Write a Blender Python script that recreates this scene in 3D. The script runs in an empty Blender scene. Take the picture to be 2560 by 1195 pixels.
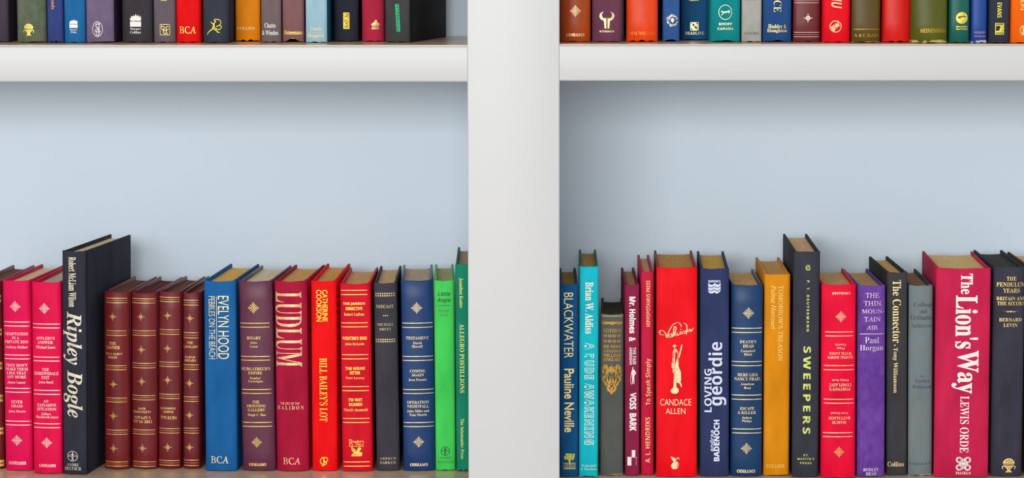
import bpy, bmesh, math, random
from mathutils import Vector, Matrix
from mathutils.geometry import tessellate_polygon

scene = bpy.context.scene
COL = bpy.context.collection

# ------------------------------------------------------------------ camera
FPX = 6650.0                      # focal length in pixels of the 2560 px wide frame
PITCH = math.radians(5.0)
CX, CY = 1400.0, 431.8            # optical axis in the frame
CAM = Vector((0.0, -2.7, 1.75))
cam_data = bpy.data.cameras.new('camera')
cam_data.sensor_width = 36.0
cam_data.lens = FPX / 2560.0 * 36.0
cam_data.shift_x = (1280.0 - CX) / 2560.0
cam_data.shift_y = (CY - 597.5) / 2560.0
cam_data.clip_start = 0.05
cam_data.dof.use_dof = True
cam_data.dof.focus_distance = 2.79
cam_data.dof.aperture_fstop = 10.0
cam = bpy.data.objects.new('camera', cam_data)
cam.location = CAM
cam.rotation_euler = (math.radians(90) - PITCH, 0, 0)
COL.objects.link(cam)
scene.camera = cam

# ------------------------------------------------------------------ light
world = bpy.data.worlds.new('room_light')
world.use_nodes = True
bg = world.node_tree.nodes['Background']
bg.inputs['Color'].default_value = (0.97, 0.985, 1.0, 1)
bg.inputs['Strength'].default_value = 0.60
scene.world = world

def area(name, loc, target, sx, sy, power, col):
    l = bpy.data.lights.new(name, 'AREA')
    l.shape = 'RECTANGLE'; l.size = sx; l.size_y = sy
    l.energy = power; l.color = col
    o = bpy.data.objects.new(name, l)
    o.location = loc
    o.rotation_euler = (Vector(target) - Vector(loc)).to_track_quat('-Z', 'Y').to_euler()
    COL.objects.link(o)
area('window_daylight', (-0.8, -4.3, 2.2), (0.0, 0.1, 1.35), 2.5, 1.2, 118.0, (1.0, 0.99, 0.98))

scene.view_settings.view_transform = 'Standard'
scene.view_settings.look = 'None'
scene.view_settings.exposure = 0.0
scene.view_settings.gamma = 1.0
scene.view_settings.use_curve_mapping = False
scene.cycles.max_bounces = 6

# ------------------------------------------------------------------ rays
RIGHT = Vector((1, 0, 0)); FWD = Vector((0, math.cos(PITCH), -math.sin(PITCH))); UP = Vector((0, math.sin(PITCH), math.cos(PITCH)))
def ray(px, py):
    return FWD + RIGHT * ((px - CX) / FPX) - UP * ((py - CY) / FPX)
def at_Y(px, py, Y):
    d = ray(px, py); return CAM + d * ((Y - CAM.y) / d.y)
def at_Z(px, py, Z):
    d = ray(px, py); return CAM + d * ((Z - CAM.z) / d.z)

# ------------------------------------------------------------------ materials
def lin(c):
    return tuple((v / 255 / 12.92) if v / 255 <= 0.04045 else ((v / 255 + 0.055) / 1.055) ** 2.4 for v in c)
MATS = {}
def nodes(m):
    m.use_nodes = True
    nt = m.node_tree
    return nt, nt.nodes['Principled BSDF']
def N(nt, t, **kw):
    n = nt.nodes.new(t)
    for k, v in kw.items():
        if k in n.inputs.keys(): n.inputs[k].default_value = v
        else: setattr(n, k, v)
    return n
def mix(nt, fac, a, b, mode='MIX'):
    n = nt.nodes.new('ShaderNodeMix'); n.data_type = 'RGBA'; n.blend_type = mode
    for s, v in (('Factor', fac), ('A', a), ('B', b)):
        i = [q for q in n.inputs if q.name == s and (q.type == 'RGBA' or s == 'Factor')][0]
        if hasattr(v, 'links'): nt.links.new(v, i)
        else: i.default_value = v if s == 'Factor' else (*v[:3], 1)
    return [q for q in n.outputs if q.type == 'RGBA'][0]
def coords(nt, scale=(1, 1, 1)):
    tc = nt.nodes.new('ShaderNodeTexCoord'); mp = nt.nodes.new('ShaderNodeMapping')
    mp.inputs['Scale'].default_value = scale
    nt.links.new(tc.outputs['Object'], mp.inputs['Vector']); return mp.outputs['Vector']
def ramp(nt, src, lo, hi):
    r = nt.nodes.new('ShaderNodeMapRange'); r.inputs['From Min'].default_value = lo; r.inputs['From Max'].default_value = hi
    nt.links.new(src, r.inputs['Value']); return r.outputs['Result']

def cover_mat(col, kind='cloth', mottle=None, wear=None, seed=0):
    """kind: cloth (matt weave), paper (smooth matt), leather (glossy fine grain)"""
    key = ('cover', col, kind, mottle, wear)
    if key in MATS: return MATS[key]
    m = bpy.data.materials.new('%s_binding' % kind)
    nt, b = nodes(m)
    base = lin(col)
    v = coords(nt, (1, 1, 0.35))
    big = N(nt, 'ShaderNodeTexNoise', Scale=45.0, Detail=4.0); nt.links.new(v, big.inputs['Vector'])
    dark = tuple(c * 0.80 for c in base)
    light = tuple(min(1, c * 1.12 + 0.006) for c in base)
    c = mix(nt, ramp(nt, big.outputs['Fac'], 0.3, 0.7), dark, light)
    if mottle:
        n2 = N(nt, 'ShaderNodeTexNoise', Scale=150.0, Detail=7.0); nt.links.new(coords(nt, (1, 1, .6)), n2.inputs['Vector'])
        c = mix(nt, ramp(nt, n2.outputs['Fac'], 0.30, 0.75), c, lin(mottle))
    if wear:
        wc, wh, th = wear
        tc = nt.nodes.new('ShaderNodeTexCoord'); sp = nt.nodes.new('ShaderNodeSeparateXYZ'); nt.links.new(tc.outputs['Object'], sp.inputs[0])
        zr = nt.nodes.new('ShaderNodeMapRange'); zr.inputs['From Min'].default_value = 0; zr.inputs['From Max'].default_value = wh
        zr.inputs['To Min'].default_value = 1; zr.inputs['To Max'].default_value = 0
        nt.links.new(sp.outputs['Z'], zr.inputs['Value'])
        n3 = N(nt, 'ShaderNodeTexNoise', Scale=140.0, Detail=3.0); nt.links.new(tc.outputs['Object'], n3.inputs['Vector'])
        mu = nt.nodes.new('ShaderNodeMath'); mu.operation = 'MULTIPLY'
        nt.links.new(zr.outputs[0], mu.inputs[0]); nt.links.new(n3.outputs['Fac'], mu.inputs[1])
        c = mix(nt, ramp(nt, mu.outputs[0], th, th + 0.05), c, lin(wc))
    nt.links.new(c, b.inputs['Base Color'])
    bump = N(nt, 'ShaderNodeBump', Distance=0.0002)
    if kind == 'cloth':
        wv = N(nt, 'ShaderNodeTexNoise', Scale=1500.0, Detail=2.0); nt.links.new(coords(nt, (1, 1, .5)), wv.inputs['Vector'])
        bump.inputs['Strength'].default_value = 0.35; b.inputs['Roughness'].default_value = 0.72
        b.inputs['Specular IOR Level'].default_value = 0.12
    elif kind == 'leather':
        wv = N(nt, 'ShaderNodeTexVoronoi', Scale=1900.0); nt.links.new(coords(nt), wv.inputs['Vector'])
        bump.inputs['Strength'].default_value = 0.16; b.inputs['Roughness'].default_value = 0.40
        b.inputs['Specular IOR Level'].default_value = 0.30
    else:
        wv = N(nt, 'ShaderNodeTexNoise', Scale=700.0); nt.links.new(coords(nt), wv.inputs['Vector'])
        bump.inputs['Strength'].default_value = 0.10; b.inputs['Roughness'].default_value = 0.55
        b.inputs['Specular IOR Level'].default_value = 0.09
    nt.links.new(wv.outputs[0], bump.inputs['Height']); nt.links.new(bump.outputs['Normal'], b.inputs['Normal'])
    MATS[key] = m; return m

def page_mat(col):
    key = ('page', col)
    if key in MATS: return MATS[key]
    m = bpy.data.materials.new('page_edges'); nt, b = nodes(m)
    base = lin(col)
    n1 = N(nt, 'ShaderNodeTexNoise', Scale=900.0, Detail=2.0); nt.links.new(coords(nt, (1, .03, .03)), n1.inputs['Vector'])
    n2 = N(nt, 'ShaderNodeTexNoise', Scale=60.0, Detail=3.0); nt.links.new(coords(nt, (1, .6, .6)), n2.inputs['Vector'])
    c = mix(nt, ramp(nt, n1.outputs['Fac'], 0.3, 0.7), tuple(v * 1.08 for v in base), tuple(min(1, v * 1.5) for v in base))
    c = mix(nt, ramp(nt, n2.outputs['Fac'], 0.35, 0.75), c, tuple(v * 1.15 for v in base))
    nt.links.new(c, b.inputs['Base Color']); b.inputs['Roughness'].default_value = 0.9
    b.inputs['Specular IOR Level'].default_value = 0.1
    bump = N(nt, 'ShaderNodeBump', Strength=0.5, Distance=0.0003)
    nt.links.new(n1.outputs['Fac'], bump.inputs['Height']); nt.links.new(bump.outputs['Normal'], b.inputs['Normal'])
    MATS[key] = m; return m

def ink_mat(col, metal):
    key = ('ink', col, metal)
    if key in MATS: return MATS[key]
    m = bpy.data.materials.new('foil_lettering' if metal else 'printed_lettering'); nt, b = nodes(m)
    base = lin(col)
    n1 = N(nt, 'ShaderNodeTexNoise', Scale=260.0, Detail=3.0); nt.links.new(coords(nt), n1.inputs['Vector'])
    c = mix(nt, ramp(nt, n1.outputs['Fac'], 0.42, 0.66), base, tuple(v * (0.72 if metal else 0.93) for v in base))
    nt.links.new(c, b.inputs['Base Color'])
    b.inputs['Metallic'].default_value = 0.45 if metal else 0.0
    b.inputs['Roughness'].default_value = 0.42 if metal else 0.6
    MATS[key] = m; return m

def plain_mat(name, col, rough=0.5, spec=0.4, noise=0.03, nscale=8.0, coat=0.0):
    m = bpy.data.materials.new(name); nt, b = nodes(m)
    n1 = N(nt, 'ShaderNodeTexNoise', Scale=nscale, Detail=4.0); nt.links.new(coords(nt), n1.inputs['Vector'])
    base = lin(col)
    c = mix(nt, n1.outputs['Fac'], tuple(v * (1 - noise) for v in base), tuple(min(1, v * (1 + noise)) for v in base))
    nt.links.new(c, b.inputs['Base Color'])
    b.inputs['Roughness'].default_value = rough; b.inputs['Specular IOR Level'].default_value = spec
    b.inputs['Coat Weight'].default_value = coat
    return m
def wood_mat(name, c1, c2):
    m = bpy.data.materials.new(name); nt, b = nodes(m)
    n1 = N(nt, 'ShaderNodeTexNoise', Scale=30.0, Detail=5.0); nt.links.new(coords(nt, (.12, 1, 1)), n1.inputs['Vector'])
    nt.links.new(mix(nt, ramp(nt, n1.outputs['Fac'], .3, .7), lin(c1), lin(c2)), b.inputs['Base Color'])
    b.inputs['Roughness'].default_value = 0.24; b.inputs['Specular IOR Level'].default_value = 0.55
    return m

WHITE = plain_mat('white_gloss_paint', (208, 210, 211), 0.38, 0.4, 0.012, 5)
BLUE = plain_mat('pale_blue_paint', (214, 230, 243), 0.7, 0.2, 0.02, 4)
TAN = wood_mat('tan_wood', (204, 176, 148), (224, 198, 170))
FLOORM = wood_mat('floor_boards', (150, 120, 92), (170, 138, 108))

# ------------------------------------------------------------------ mesh helpers
def link(name, me, parent=None, mat=None):
    o = bpy.data.objects.new(name, me); COL.objects.link(o)
    if parent: o.parent = parent
    if mat: me.materials.append(mat)
    return o
def smooth(me, deg=35):
    for p in me.polygons: p.use_smooth = True
    me.set_sharp_from_angle(angle=math.radians(deg))
def box(name, x0, x1, y0, y1, z0, z1, mat, parent=None, bev=0.0, segs=2, along=None):
    bm = bmesh.new(); bmesh.ops.create_cube(bm, size=1)
    for v in bm.verts:
        v.co = Vector(((x0 + x1) / 2 + v.co.x * (x1 - x0), (y0 + y1) / 2 + v.co.y * (y1 - y0), (z0 + z1) / 2 + v.co.z * (z1 - z0)))
    if bev: bmesh.ops.bevel(bm, geom=[e for e in bm.edges if along is None or abs((e.verts[0].co - e.verts[1].co)[along]) > 1e-6], offset=bev, segments=segs, affect='EDGES', profile=0.5)
    me = bpy.data.meshes.new(name); bm.to_mesh(me); bm.free(); smooth(me)
    return link(name, me, parent, mat)

# ------------------------------------------------------------------ the room and the bookcase
w = box('wall_back', -2.4, 2.4, 0.285, 0.385, 0, 2.7, plain_mat('white_wall_paint', (225, 225, 224), 0.8)); w['kind'] = 'structure'
w = box('floor', -2.4, 2.4, -3.6, 0.385, -0.1, 0, FLOORM); w['kind'] = 'structure'

ZL1 = at_Y(600, 113, 0).z; ZL0 = at_Y(600, 1212, 0).z          # top of the shelves, left bay
ZR1 = at_Y(1900, 110.5, 0).z; ZR0 = at_Y(1900, 1221, 0).z      # right bay
TL = at_Y(600, 113, 0).z - at_Y(600, 205.5, 0).z
XL = at_Y(1169.5, 600, 0).x; XR = at_Y(1399, 600, 0).x
XC = (XL + XR) / 2
BAY = 0.86; BACK = 0.262
case = bpy.data.objects.new('bookcase', None); COL.objects.link(case); case.location = (XC, 0, 0)
case['label'] = 'white built-in bookcase with broad post, white shelf fronts and pale blue back panel'
case['category'] = 'bookcase'
def cbox(name, x0, x1, y0, y1, z0, z1, mat, bev=0.0, parent=None, along=None):
    return box(name, x0 - XC, x1 - XC, y0, y1, z0, z1, mat, parent or case, bev, 3, along)
HT = 2.55
cbox('back_panel', XL - BAY - .05, XR + BAY + .05, BACK, BACK + .018, .05, HT, BLUE)['label'] = 'pale blue back panel'
PW = 0.030
cbox('post', XL, XR, 0, 0.022, 0.0, HT, WHITE, .0016)
cbox('partition', XC - PW, XC + PW, 0.0222, BACK - .0002, 0.0, HT, WHITE)
for s in (-1, 1):
    x = XL - BAY if s < 0 else XR + BAY
    cbox('post', min(x, x + s * .093), max(x, x + s * .093), 0, .022, 0, HT, WHITE, .0016)
    cbox('side_panel', min(x + s * .02, x + s * .05), max(x + s * .02, x + s * .05), .0222, BACK - .0002, 0, HT, WHITE)
def shelf(x0, x1, xi0, xi1, z):
    b = cbox('shelf', xi0, xi1, .0232, BACK - .0004, z - TL + .004, z - .0012, WHITE)
    t = cbox('shelf_top', xi0, xi1, .0030, BACK - .0004, z - .0011, z, TAN); t['label'] = 'tan wooden shelf surface'
    cbox('shelf_front', x0, x1, .0010, .0230, z - TL, z - .0012, WHITE, .0022, None, 0)
for z in (ZL1 + .449, ZL1, ZL0, ZL0 - .449, ZL0 - .898):
    shelf(XL - BAY, XL, XL - BAY - .018, XC - PW - .0003, z)
for z in (ZR1 + .449, ZR1, ZR0, ZR0 - .449, ZR0 - .898):
    shelf(XR, XR + BAY, XC + PW + .0003, XR + BAY + .018, z)

# ------------------------------------------------------------------ flat shapes for emblems (unit square, y up)
def El(cx, cy, rx, ry=None, rot=0, n=14):
    ry = rx if ry is None else ry; c, s = math.cos(rot), math.sin(rot)
    return [(cx + rx * math.cos(t) * c - ry * math.sin(t) * s, cy + rx * math.cos(t) * s + ry * math.sin(t) * c) for t in [2 * math.pi * i / n for i in range(n)]]
def R(x0, x1, y0, y1): return [(x0, y0), (x1, y0), (x1, y1), (x0, y1)]
def St(pts, wd, closed=False, sm=0, taper=None):
    """a brush stroke along points"""
    P = [Vector(p) for p in pts]
    if sm:
        Q = []; n = len(P)
        rng = range(n) if closed else range(n - 1)
        for i in rng:
            g = lambda k: P[k % n] if closed else P[max(0, min(n - 1, k))]
            p0, p1, p2, p3 = g(i - 1), g(i), g(i + 1), g(i + 2)
            for j in range(sm):
                t = j / sm
                Q.append(0.5 * ((2 * p1) + (p2 - p0) * t + (2 * p0 - 5 * p1 + 4 * p2 - p3) * t * t + (3 * p1 - p0 - 3 * p2 + p3) * t ** 3))
        if not closed: Q.append(P[-1])
        P = Q
    out = []; n = len(P); W = [wd / 2] * n
    if taper: W = [wd / 2 * (taper[0] + (1 - taper[0]) * min(1, 2 * i / n)) * (taper[1] + (1 - taper[1]) * min(1, 2 * (n - 1 - i) / n)) for i in range(n)]
    for i in range(n if closed else n - 1):
        a, b = P[i], P[(i + 1) % n]; d = b - a
        if d.length < 1e-6: continue
        d.normalize(); q = Vector((-d.y, d.x)); wa, wb = W[i], W[(i + 1) % n]
        out.append([tuple(a + q * wa), tuple(a - q * wa), tuple(b - q * wb), tuple(b + q * wb)])
        out.append(El(a.x, a.y, wa, n=8))
    if not closed: out.append(El(P[-1].x, P[-1].y, W[-1], n=8))
    return out
def Ring(cx, cy, rx, ry, wd, n=26): return St(El(cx, cy, rx - wd / 2, ry - wd / 2, n=n), wd, True)
def em_fleuron():
    o = [El(0, 0, .10)]
    for k in range(4):
        a = k * math.pi / 2; ca, sa = math.cos(a), math.sin(a)
        def p(x, y, rx, ry, r): o.append(El(x * ca - y * sa, x * sa + y * ca, rx, ry, r + a, 10))
        p(.25, 0, .14, .055, 0); p(.52, 0, .14, .05, 0); p(.84, 0, .17, .09, 0)
        for s in (1, -1):
            p(.64, s * .20, .14, .075, s * .75); p(.40, s * .13, .10, .05, s * .75)
        p(.24, .24, .16, .065, math.pi / 4); p(.44, .44, .13, .085, math.pi / 4)
    return [(o, 0)]
def em_cross():
    o = [El(0, 0, .11)]
    for k in range(4):
        a = k * math.pi / 2; ca, sa = math.cos(a), math.sin(a)
        def p(x, y, rx, ry, r): o.append(El(x * ca - y * sa, x * sa + y * ca, rx, ry, r + a, 9))
        p(.55, 0, .30, .045, 0); p(.93, 0, .08, .08, 0); p(.60, 0, .07, .12, 0)
        p(.27, .27, .17, .13, math.pi / 4); p(.24, 0, .12, .07, 0)
    return [(o, 0)]
def em_star():
    o = [El(0, 0, .42)]
    for k in range(4):
        a = k * math.pi / 2
        o += [El(.62 * math.cos(a), .62 * math.sin(a), .38, .10, a), El(.93 * math.cos(a), .93 * math.sin(a), .10)]
        o.append(El(.40 * math.cos(a + .785), .40 * math.sin(a + .785), .20))
    return [(o, 0), ([El(.14 * math.cos(k * 1.571 + .785), .14 * math.sin(k * 1.571 + .785), .07) for k in range(4)], 1)]
def em_flame():
    a = [(-1, .02), (-1, .35), (-.75, .45), (-.85, .62), (-.5, .66), (-.28, .88), (-.3, .62), (-.05, .75), (0, 1), (.12, .98), (.2, .60), (.4, .9), (.5, .6), (.72, .82), (.75, .5), (.86, .45), (.92, .7), (1, .7), (1, .02), (.55, -.12), (0, -.02), (-.55, -.12)]
    b = [(-1, -.12), (-.6, -.2), (-.1, -.12), (.5, -.22), (1, -.12), (1, -1), (-1, -1)]
    return [([a, b], 0)]
def em_mushroom():
    o = [[(-.85, .18), (-.9, .45), (-.6, .8), (-.2, .98), (.2, .98), (.6, .8), (.9, .45), (.85, .18)], R(-.8, .8, .02, .10),
         [(-.75, -.06), (.75, -.06), (.5, -.35), (.25, -.55), (.3, -.8), (.5, -.92), (.5, -1), (-.5, -1), (-.5, -.92), (-.3, -.8), (-.25, -.55), (-.5, -.35)]]
    o += St([(-.7, -.1), (-.98, -.2), (-.9, -.5)], .14, sm=3) + St([(.7, -.1), (.98, -.2), (.9, -.5)], .14, sm=3)
    return [(o, 0), ([El(-.35, .6, .09), El(.05, .75, .08), El(.4, .55, .09), El(-.05, .42, .07), El(-.3, -.25, .1, .05), El(.3, -.25, .1, .05), El(0, -.42, .05, .12)] + [El(x, .3, .05, .03) for x in (-.6, -.3, .25, .6)], 1)]
def em_oval():
    o = Ring(0, 0, 1, 1, .10, 34)
    o += St([(.35, .62), (.1, .68), (-.25, .62), (-.28, .35), (.1, .1), (.3, -.12), (.1, -.35), (-.35, -.3), (-.42, -.12)], .17, sm=4)
    o += St([(.1, .72), (.45, .7)], .09) + St([(.3, .68), (.32, -.5), (.12, -.78), (-.2, -.72), (-.3, -.52)], .15, sm=4) + St([(-.5, -.2), (0, -.05), (.5, -.25), (.42, -.42)], .12, sm=4)
    return [(o, 0)]
def em_arrow_ring():
    o = Ring(0, 0, 1, 1, .12, 30)
    o += St([(-.8, 0), (-.3, .28), (.3, .28), (.8, 0)], .10, sm=4) + St([(-.78, -.04), (.78, -.04)], .07)
    o += [R(-.16, .16, -.62, .5), El(0, .6, .14), R(-.03, .03, -.9, .95)] + St([(-.05, -.55), (-.22, -.75)], .1) + St([(.05, -.55), (.22, -.75)], .1)
    return [(o, 0), ([R(-.025, .025, -.55, .1)], 1)]
def em_square_rings():
    o = St([(-.95, -.95), (.95, -.95), (.95, .95), (-.95, .95)], .1, True)
    o += Ring(-.38, .32, .36, .34, .12, 16) + Ring(.02, -.42, .36, .36, .12, 16)
    o += St([(-.68, .78), (-.68, .3)], .11) + St([(.75, .5), (.5, .62), (.22, .4), (.3, .1), (.6, .02), (.75, .16)], .12, sm=4)
    o += St([(-.4, -.1), (.4, -.1)], .12) + St([(.3, -.45), (.55, -.85)], .1)
    return [(o, 0)]
def em_runner():
    o = St([(-.98, -1), (-.85, -.75), (-.5, -.45), (-.2, -.25), (-.1, .1), (.02, .38)], .17, sm=4, taper=(.5, 1.1))
    o += St([(-.1, -.2), (.3, -.45), (.55, -.7), (.78, -.72)], .17, sm=4, taper=(1, .6))
    o += [El(-.02, .2, .13, .3, .1), El(.18, .72, .12, .14)]
    o += St([(.1, .5), (-.2, .45), (-.42, .62)], .12, sm=3) + St([(.05, .8), (.1, 1), (.4, 1), (.85, .9), (.97, .55), (.75, .18), (.35, .08)], .11, sm=4)
    o += St([(.7, .25), (1, .1), (.98, -.15), (.7, -.35), (.35, -.22), (.12, -.05)], .11, sm=4)
    return [(o, 0)]
def em_hill():
    o = [[(-1, .05), (-.7, .25), (-.3, .55), (-.15, .9), (.1, 1), (.3, .85), (.38, .55), (.7, .22), (1, .05)], R(-1, 1, -.06, .02), R(-.98, .8, -1, -.92)]
    for i, x in enumerate((-.8, -.45, -.1, .2, .5)):
        o += St([(x, -.2), (x + .2, -.15), (x + .05, -.45), (x + .22, -.75), (x, -.8)], .11)
    return [(o, 0), ([El(.05, .62, .12, .05)], 1)]
def em_bull():
    L = [(-.1, -1), (-.1, .22), (-.4, .25), (-.78, .12), (-.98, .4), (-.92, .72), (-.5, 1), (-.72, .65), (-.65, .42), (-.4, .3)]
    L = [(-.08, -1), (-.08, .20), (-.45, .18), (-.62, .38), (-.68, .62), (-.45, .98), (-.9, .72), (-1, .40), (-.85, .10), (-.52, -.08), (-.40, -.12), (-.30, -.98)]
    return [([L, [(-x, y) for x, y in L]], 0)]
def em_tree_ring(): return [([El(0, .12, .38, .36), El(-.14, .0, .28, .3), R(-.08, .08, -.6, -.2), El(.15, -.1, .24, .22)] + [[(-.25, -.2), (.25, -.2), (.05, -.5), (-.05, -.5)]], 0)]
def em_headline():
    o = [[(-.85, -1), (.85, -1), (1, -.85), (1, .85), (.85, 1), (-.85, 1), (-1, .85), (-1, -.85)]]
    k = [[(-.86, .72), (-.66, .86), (-.5, .8), (-.62, .55)], [(-.55, .38), (-.18, .68), (.05, .32), (-.30, .0)], [(-.02, -.12), (.26, .12), (.66, -.36), (.34, -.62)], [(.6, -.62), (.78, -.4), (.9, -.85)],
         [(.35, .86), (.85, .86), (.85, .38)], [(-.85, -.35), (-.35, -.86), (-.85, -.86)]]
    return [(o, 0), (k, 1)]
def em_dog():
    o = Ring(0, 0, 1, 1, .08, 34)
    o += [[(-.62, .12), (-.5, .24), (-.42, .12), (-.1, .10), (.35, .16), (.62, .28), (.72, .24), (.6, .05), (.7, -.12), (.5, -.14), (.42, .0), (.1, -.08), (-.2, -.10), (-.4, -.32), (-.62, -.42), (-.45, -.18), (-.3, -.05), (-.45, .02), (-.66, .02)]]
    return [(o, 0)]
def em_ring(): return [(Ring(0, 0, 1, 1, .15, 34), 0)]
def em_globe(): return [([El(0, 0, 1, 1, 0, 30)], 0), ([[(-.7, .12), (-.45, .3), (.0, .28), (.4, .35), (.9, .2), (.5, .12), (.1, .16), (-.25, .05), (-.4, -.12), (-.6, -.05)], El(-.4, .12, .18, .14)], 1)]
def em_guild():
    o = [R(-1, 1, -1, 1)]
    k = [[(-.85, .5), (.0, .5), (.1, .38), (.3, .3), (.02, .05), (-.1, -.3), (-.1, -.32), (-.85, -.38)], R(-.95, .95, .9, .94), R(-.95, .95, -.93, -.9), R(.72, .80, -.45, .5)]
    return [(o, 0), (k, 1)]
def em_gp():
    o = St([(.1, .5), (-.3, .78), (-.75, .55), (-.9, 0), (-.65, -.5), (-.15, -.6)], .24, sm=4) + [R(-.18, .1, -.95, .98)]
    o += St([(-.5, .9), (.4, .95), (.9, .65), (.75, .1), (.1, -.02)], .22, sm=4) + St([(.1, -.15), (.6, -.15), (.5, -.5), (-.1, -.92), (-.5, -.9)], .2, sm=3)
    return [(o, 0)]
def em_pegasus():
    o = [[(-.98, 1), (-.55, .62), (-.2, .3), (-.05, -.15), (-.6, -.25), (-.9, .2)], [(.0, .1), (.1, .55), (.35, .85), (.7, .75), (.8, .35), (.55, .28), (.45, -.05), (.95, -.25), (.85, -1), (-.98, -1), (-.85, -.6), (-.5, -.3)]]
    return [(o, 0), ([El(-.35, -.72, .5, .06), [(-.8, .5), (-.78, .6), (-.25, .05), (-.3, 0)]], 1)]
def em_tree_fence():
    random.seed(5)
    o = [El(0, .45, .62, .42)] + [El(-.75 + 1.5 * random.random(), .1 + .65 * random.random(), .2, .16, random.random() * 3) for _ in range(16)] + [R(-.12, .12, -.5, .1), R(-1, 1, -1, -.9)]
    for x in (-.95, -.72, -.5, -.3, -.08, .12, .32, .52, .74, .93): o.append(R(x - .035, x + .035, -.95, -.25))
    o += [R(-1, 1, -.32, -.26)]
    return [(o, 0), ([El(-.6 + 1.2 * random.random(), .1 + .6 * random.random(), .05, .035, random.random() * 3, 7) for _ in range(26)], 1)]
def em_scroll_band():
    o = []
    for x in (-.78, 0, .78):
        o += [El(x, 0, .13, .6)] + [El(x + .12 * math.cos(t), .5 * math.sin(t), .07, .32, t, 8) for t in (0, 1.05, 2.1, 3.14, 4.2, 5.2)]
        for s in (-1, 1): o += St([(x + s * .15, -.5), (x + s * .3, .5), (x + s * .38, -.3)], .10, sm=3)
    return [(o, 0), ([El(x, 0, .05, .25, n=8) for x in (-.78, 0, .78)], 1)]
def em_circles():
    o = []
    for i in range(4): o += Ring(-.78 + .52 * i, 0, .2, .95, .07, 14) + [El(-.78 + .52 * i, -.1, .08, .38)]
    return [(o, 0)]
def em_heart():
    o = []
    for s in (-1, 1):
        for (x, y, r) in ((.62, .82, .30), (.30, .36, 0), (0, .1, .26)):
            if r:
                for k in range(6): o.append(El(s * x + r * .62 * math.cos(k * 1.047), y + r * .42 * math.sin(k * 1.047), r * .34, r * .22, k * 1.047, 8))
                o.append(El(s * x, y, r * .22, r * .16))
        o += St([(s * .06, -.95), (s * .5, -.45), (s * .78, -.02), (s * .62, .3), (s * .35, .42), (s * .3, .75)], .07, sm=4)
        o += St([(s * .12, -.55), (s * .3, -.2), (s * .5, .05), (s * .35, .3)], .07, sm=4)
        for (x, y, a) in ((.85, .50, .6), (.42, .55, 2.2), (.72, .15, -.6), (.85, -.05, .8), (.4, -.1, 1.2), (.55, -.32, .3), (.3, -.45, 2.0), (.24, -.72, .9), (.15, .62, 1.6), (.22, -.2, 2.5)):
            o.append(El(s * x, y, .18, .080, a if s > 0 else math.pi - a, 10))
    for (x, y) in ((.48, .72), (.86, .72), (.15, .82), (.15, -.02), (.62, -.18), (.42, -.62), (.95, .3), (.55, .5)):
        for s in (-1, 1): o += [El(s * x, y, .085, .05), El(s * (x - .05), y - .08, .10, .045, s * 1.1)]
    o += St([(0, .95), (0, .35)], .07) + [[(-.1, -.72), (.1, -.72), (0, -1)], El(0, -.62, .11, .1), El(0, -.3, .09, .07)]
    return [(o, 0), ([El(0, .1, .03, .02, n=7), El(.62, .82, .03, .02, n=7), El(-.62, .82, .03, .02, n=7)], 1)]
def em_man():
    o = [El(-.1, .86, .17, .12), [(-.3, .72), (.1, .72), (.4, .62), (.5, .3), (.35, .1), (.42, -.9), (.2, -.95), (.05, -.2), (-.1, -.92), (-.38, -.9), (-.28, .1), (-.42, .3)]]
    o += St([(.3, .62), (.85, .3), (.4, .1)], .16) + St([(-.3, .6), (-.6, .2), (-.7, -.2)], .15) + St([(-.72, -.1), (-.85, -.5), (-.6, -.98)], .09)
    return [(o, 0)]
def em_blocks():
    return [([R(-.95, -.12, -1, .12), R(-.05, .72, .12, 1)] + St([(-.1, .06), (.95, .06)], .05) + St([(.9, .05), (.9, -.98)], .05), 0)]
def em_waves():
    o = [[(-1, 1), (-.72, .72), (-.4, .62), (-.1, .8), (.1, .95), (.4, .7), (.7, .7), (1, 1), (1, -.45), (.8, -.75), (.5, -1), (.2, -1), (0, -.75), (-.3, -1), (-.7, -1), (-1, -.7)]]
    k = St([(-.95, .25), (-.5, .05), (-.05, .35), (.4, .05), (.95, .4)], .10, sm=4) + St([(-.95, -.35), (-.5, -.55), (-.05, -.25), (.4, -.55), (.95, -.2)], .10, sm=4)
    return [(o, 0), (k, 1)]
def em_signature():
    o = []
    for p in ([(110, 265), (70, 262), (50, 235), (62, 206), (100, 208), (135, 245), (155, 305), (175, 235), (230, 135), (300, 92), (345, 112), (358, 150)],
              [(220, 245), (190, 262), (182, 290), (200, 302), (220, 280), (226, 248), (232, 292), (262, 240), (286, 180), (272, 146), (252, 185), (246, 282)],
              [(302, 232), (272, 245), (264, 272), (285, 275), (302, 250), (312, 272), (330, 255)], [(346, 215), (345, 255), (362, 245)],
              [(402, 208), (374, 224), (376, 250), (404, 240), (428, 205)], [(392, 102), (424, 112), (440, 165), (430, 258)],
              [(486, 184), (458, 198), (460, 222), (482, 218), (494, 190), (500, 216), (532, 172)]):
        o += St([((x - 290) / 245, (200 - y) / 115) for x, y in p], .062, sm=4)
    return [(o + [El((352 - 290) / 245, (200 - 188) / 115, .035, .06)], 0)]
def em_loops():
    o = []
    for sx in (-1, 1):
        for sy in (-1, 1): o += Ring(sx * .56, sy * .52, .44, .44, .24, 18)
    o += [R(-.14, -.04, -.75, .75), R(.04, .14, -.75, .75), R(-.6, .6, .02, .14), R(-.6, .6, -.14, -.02)]
    return [(o, 0)]
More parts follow.
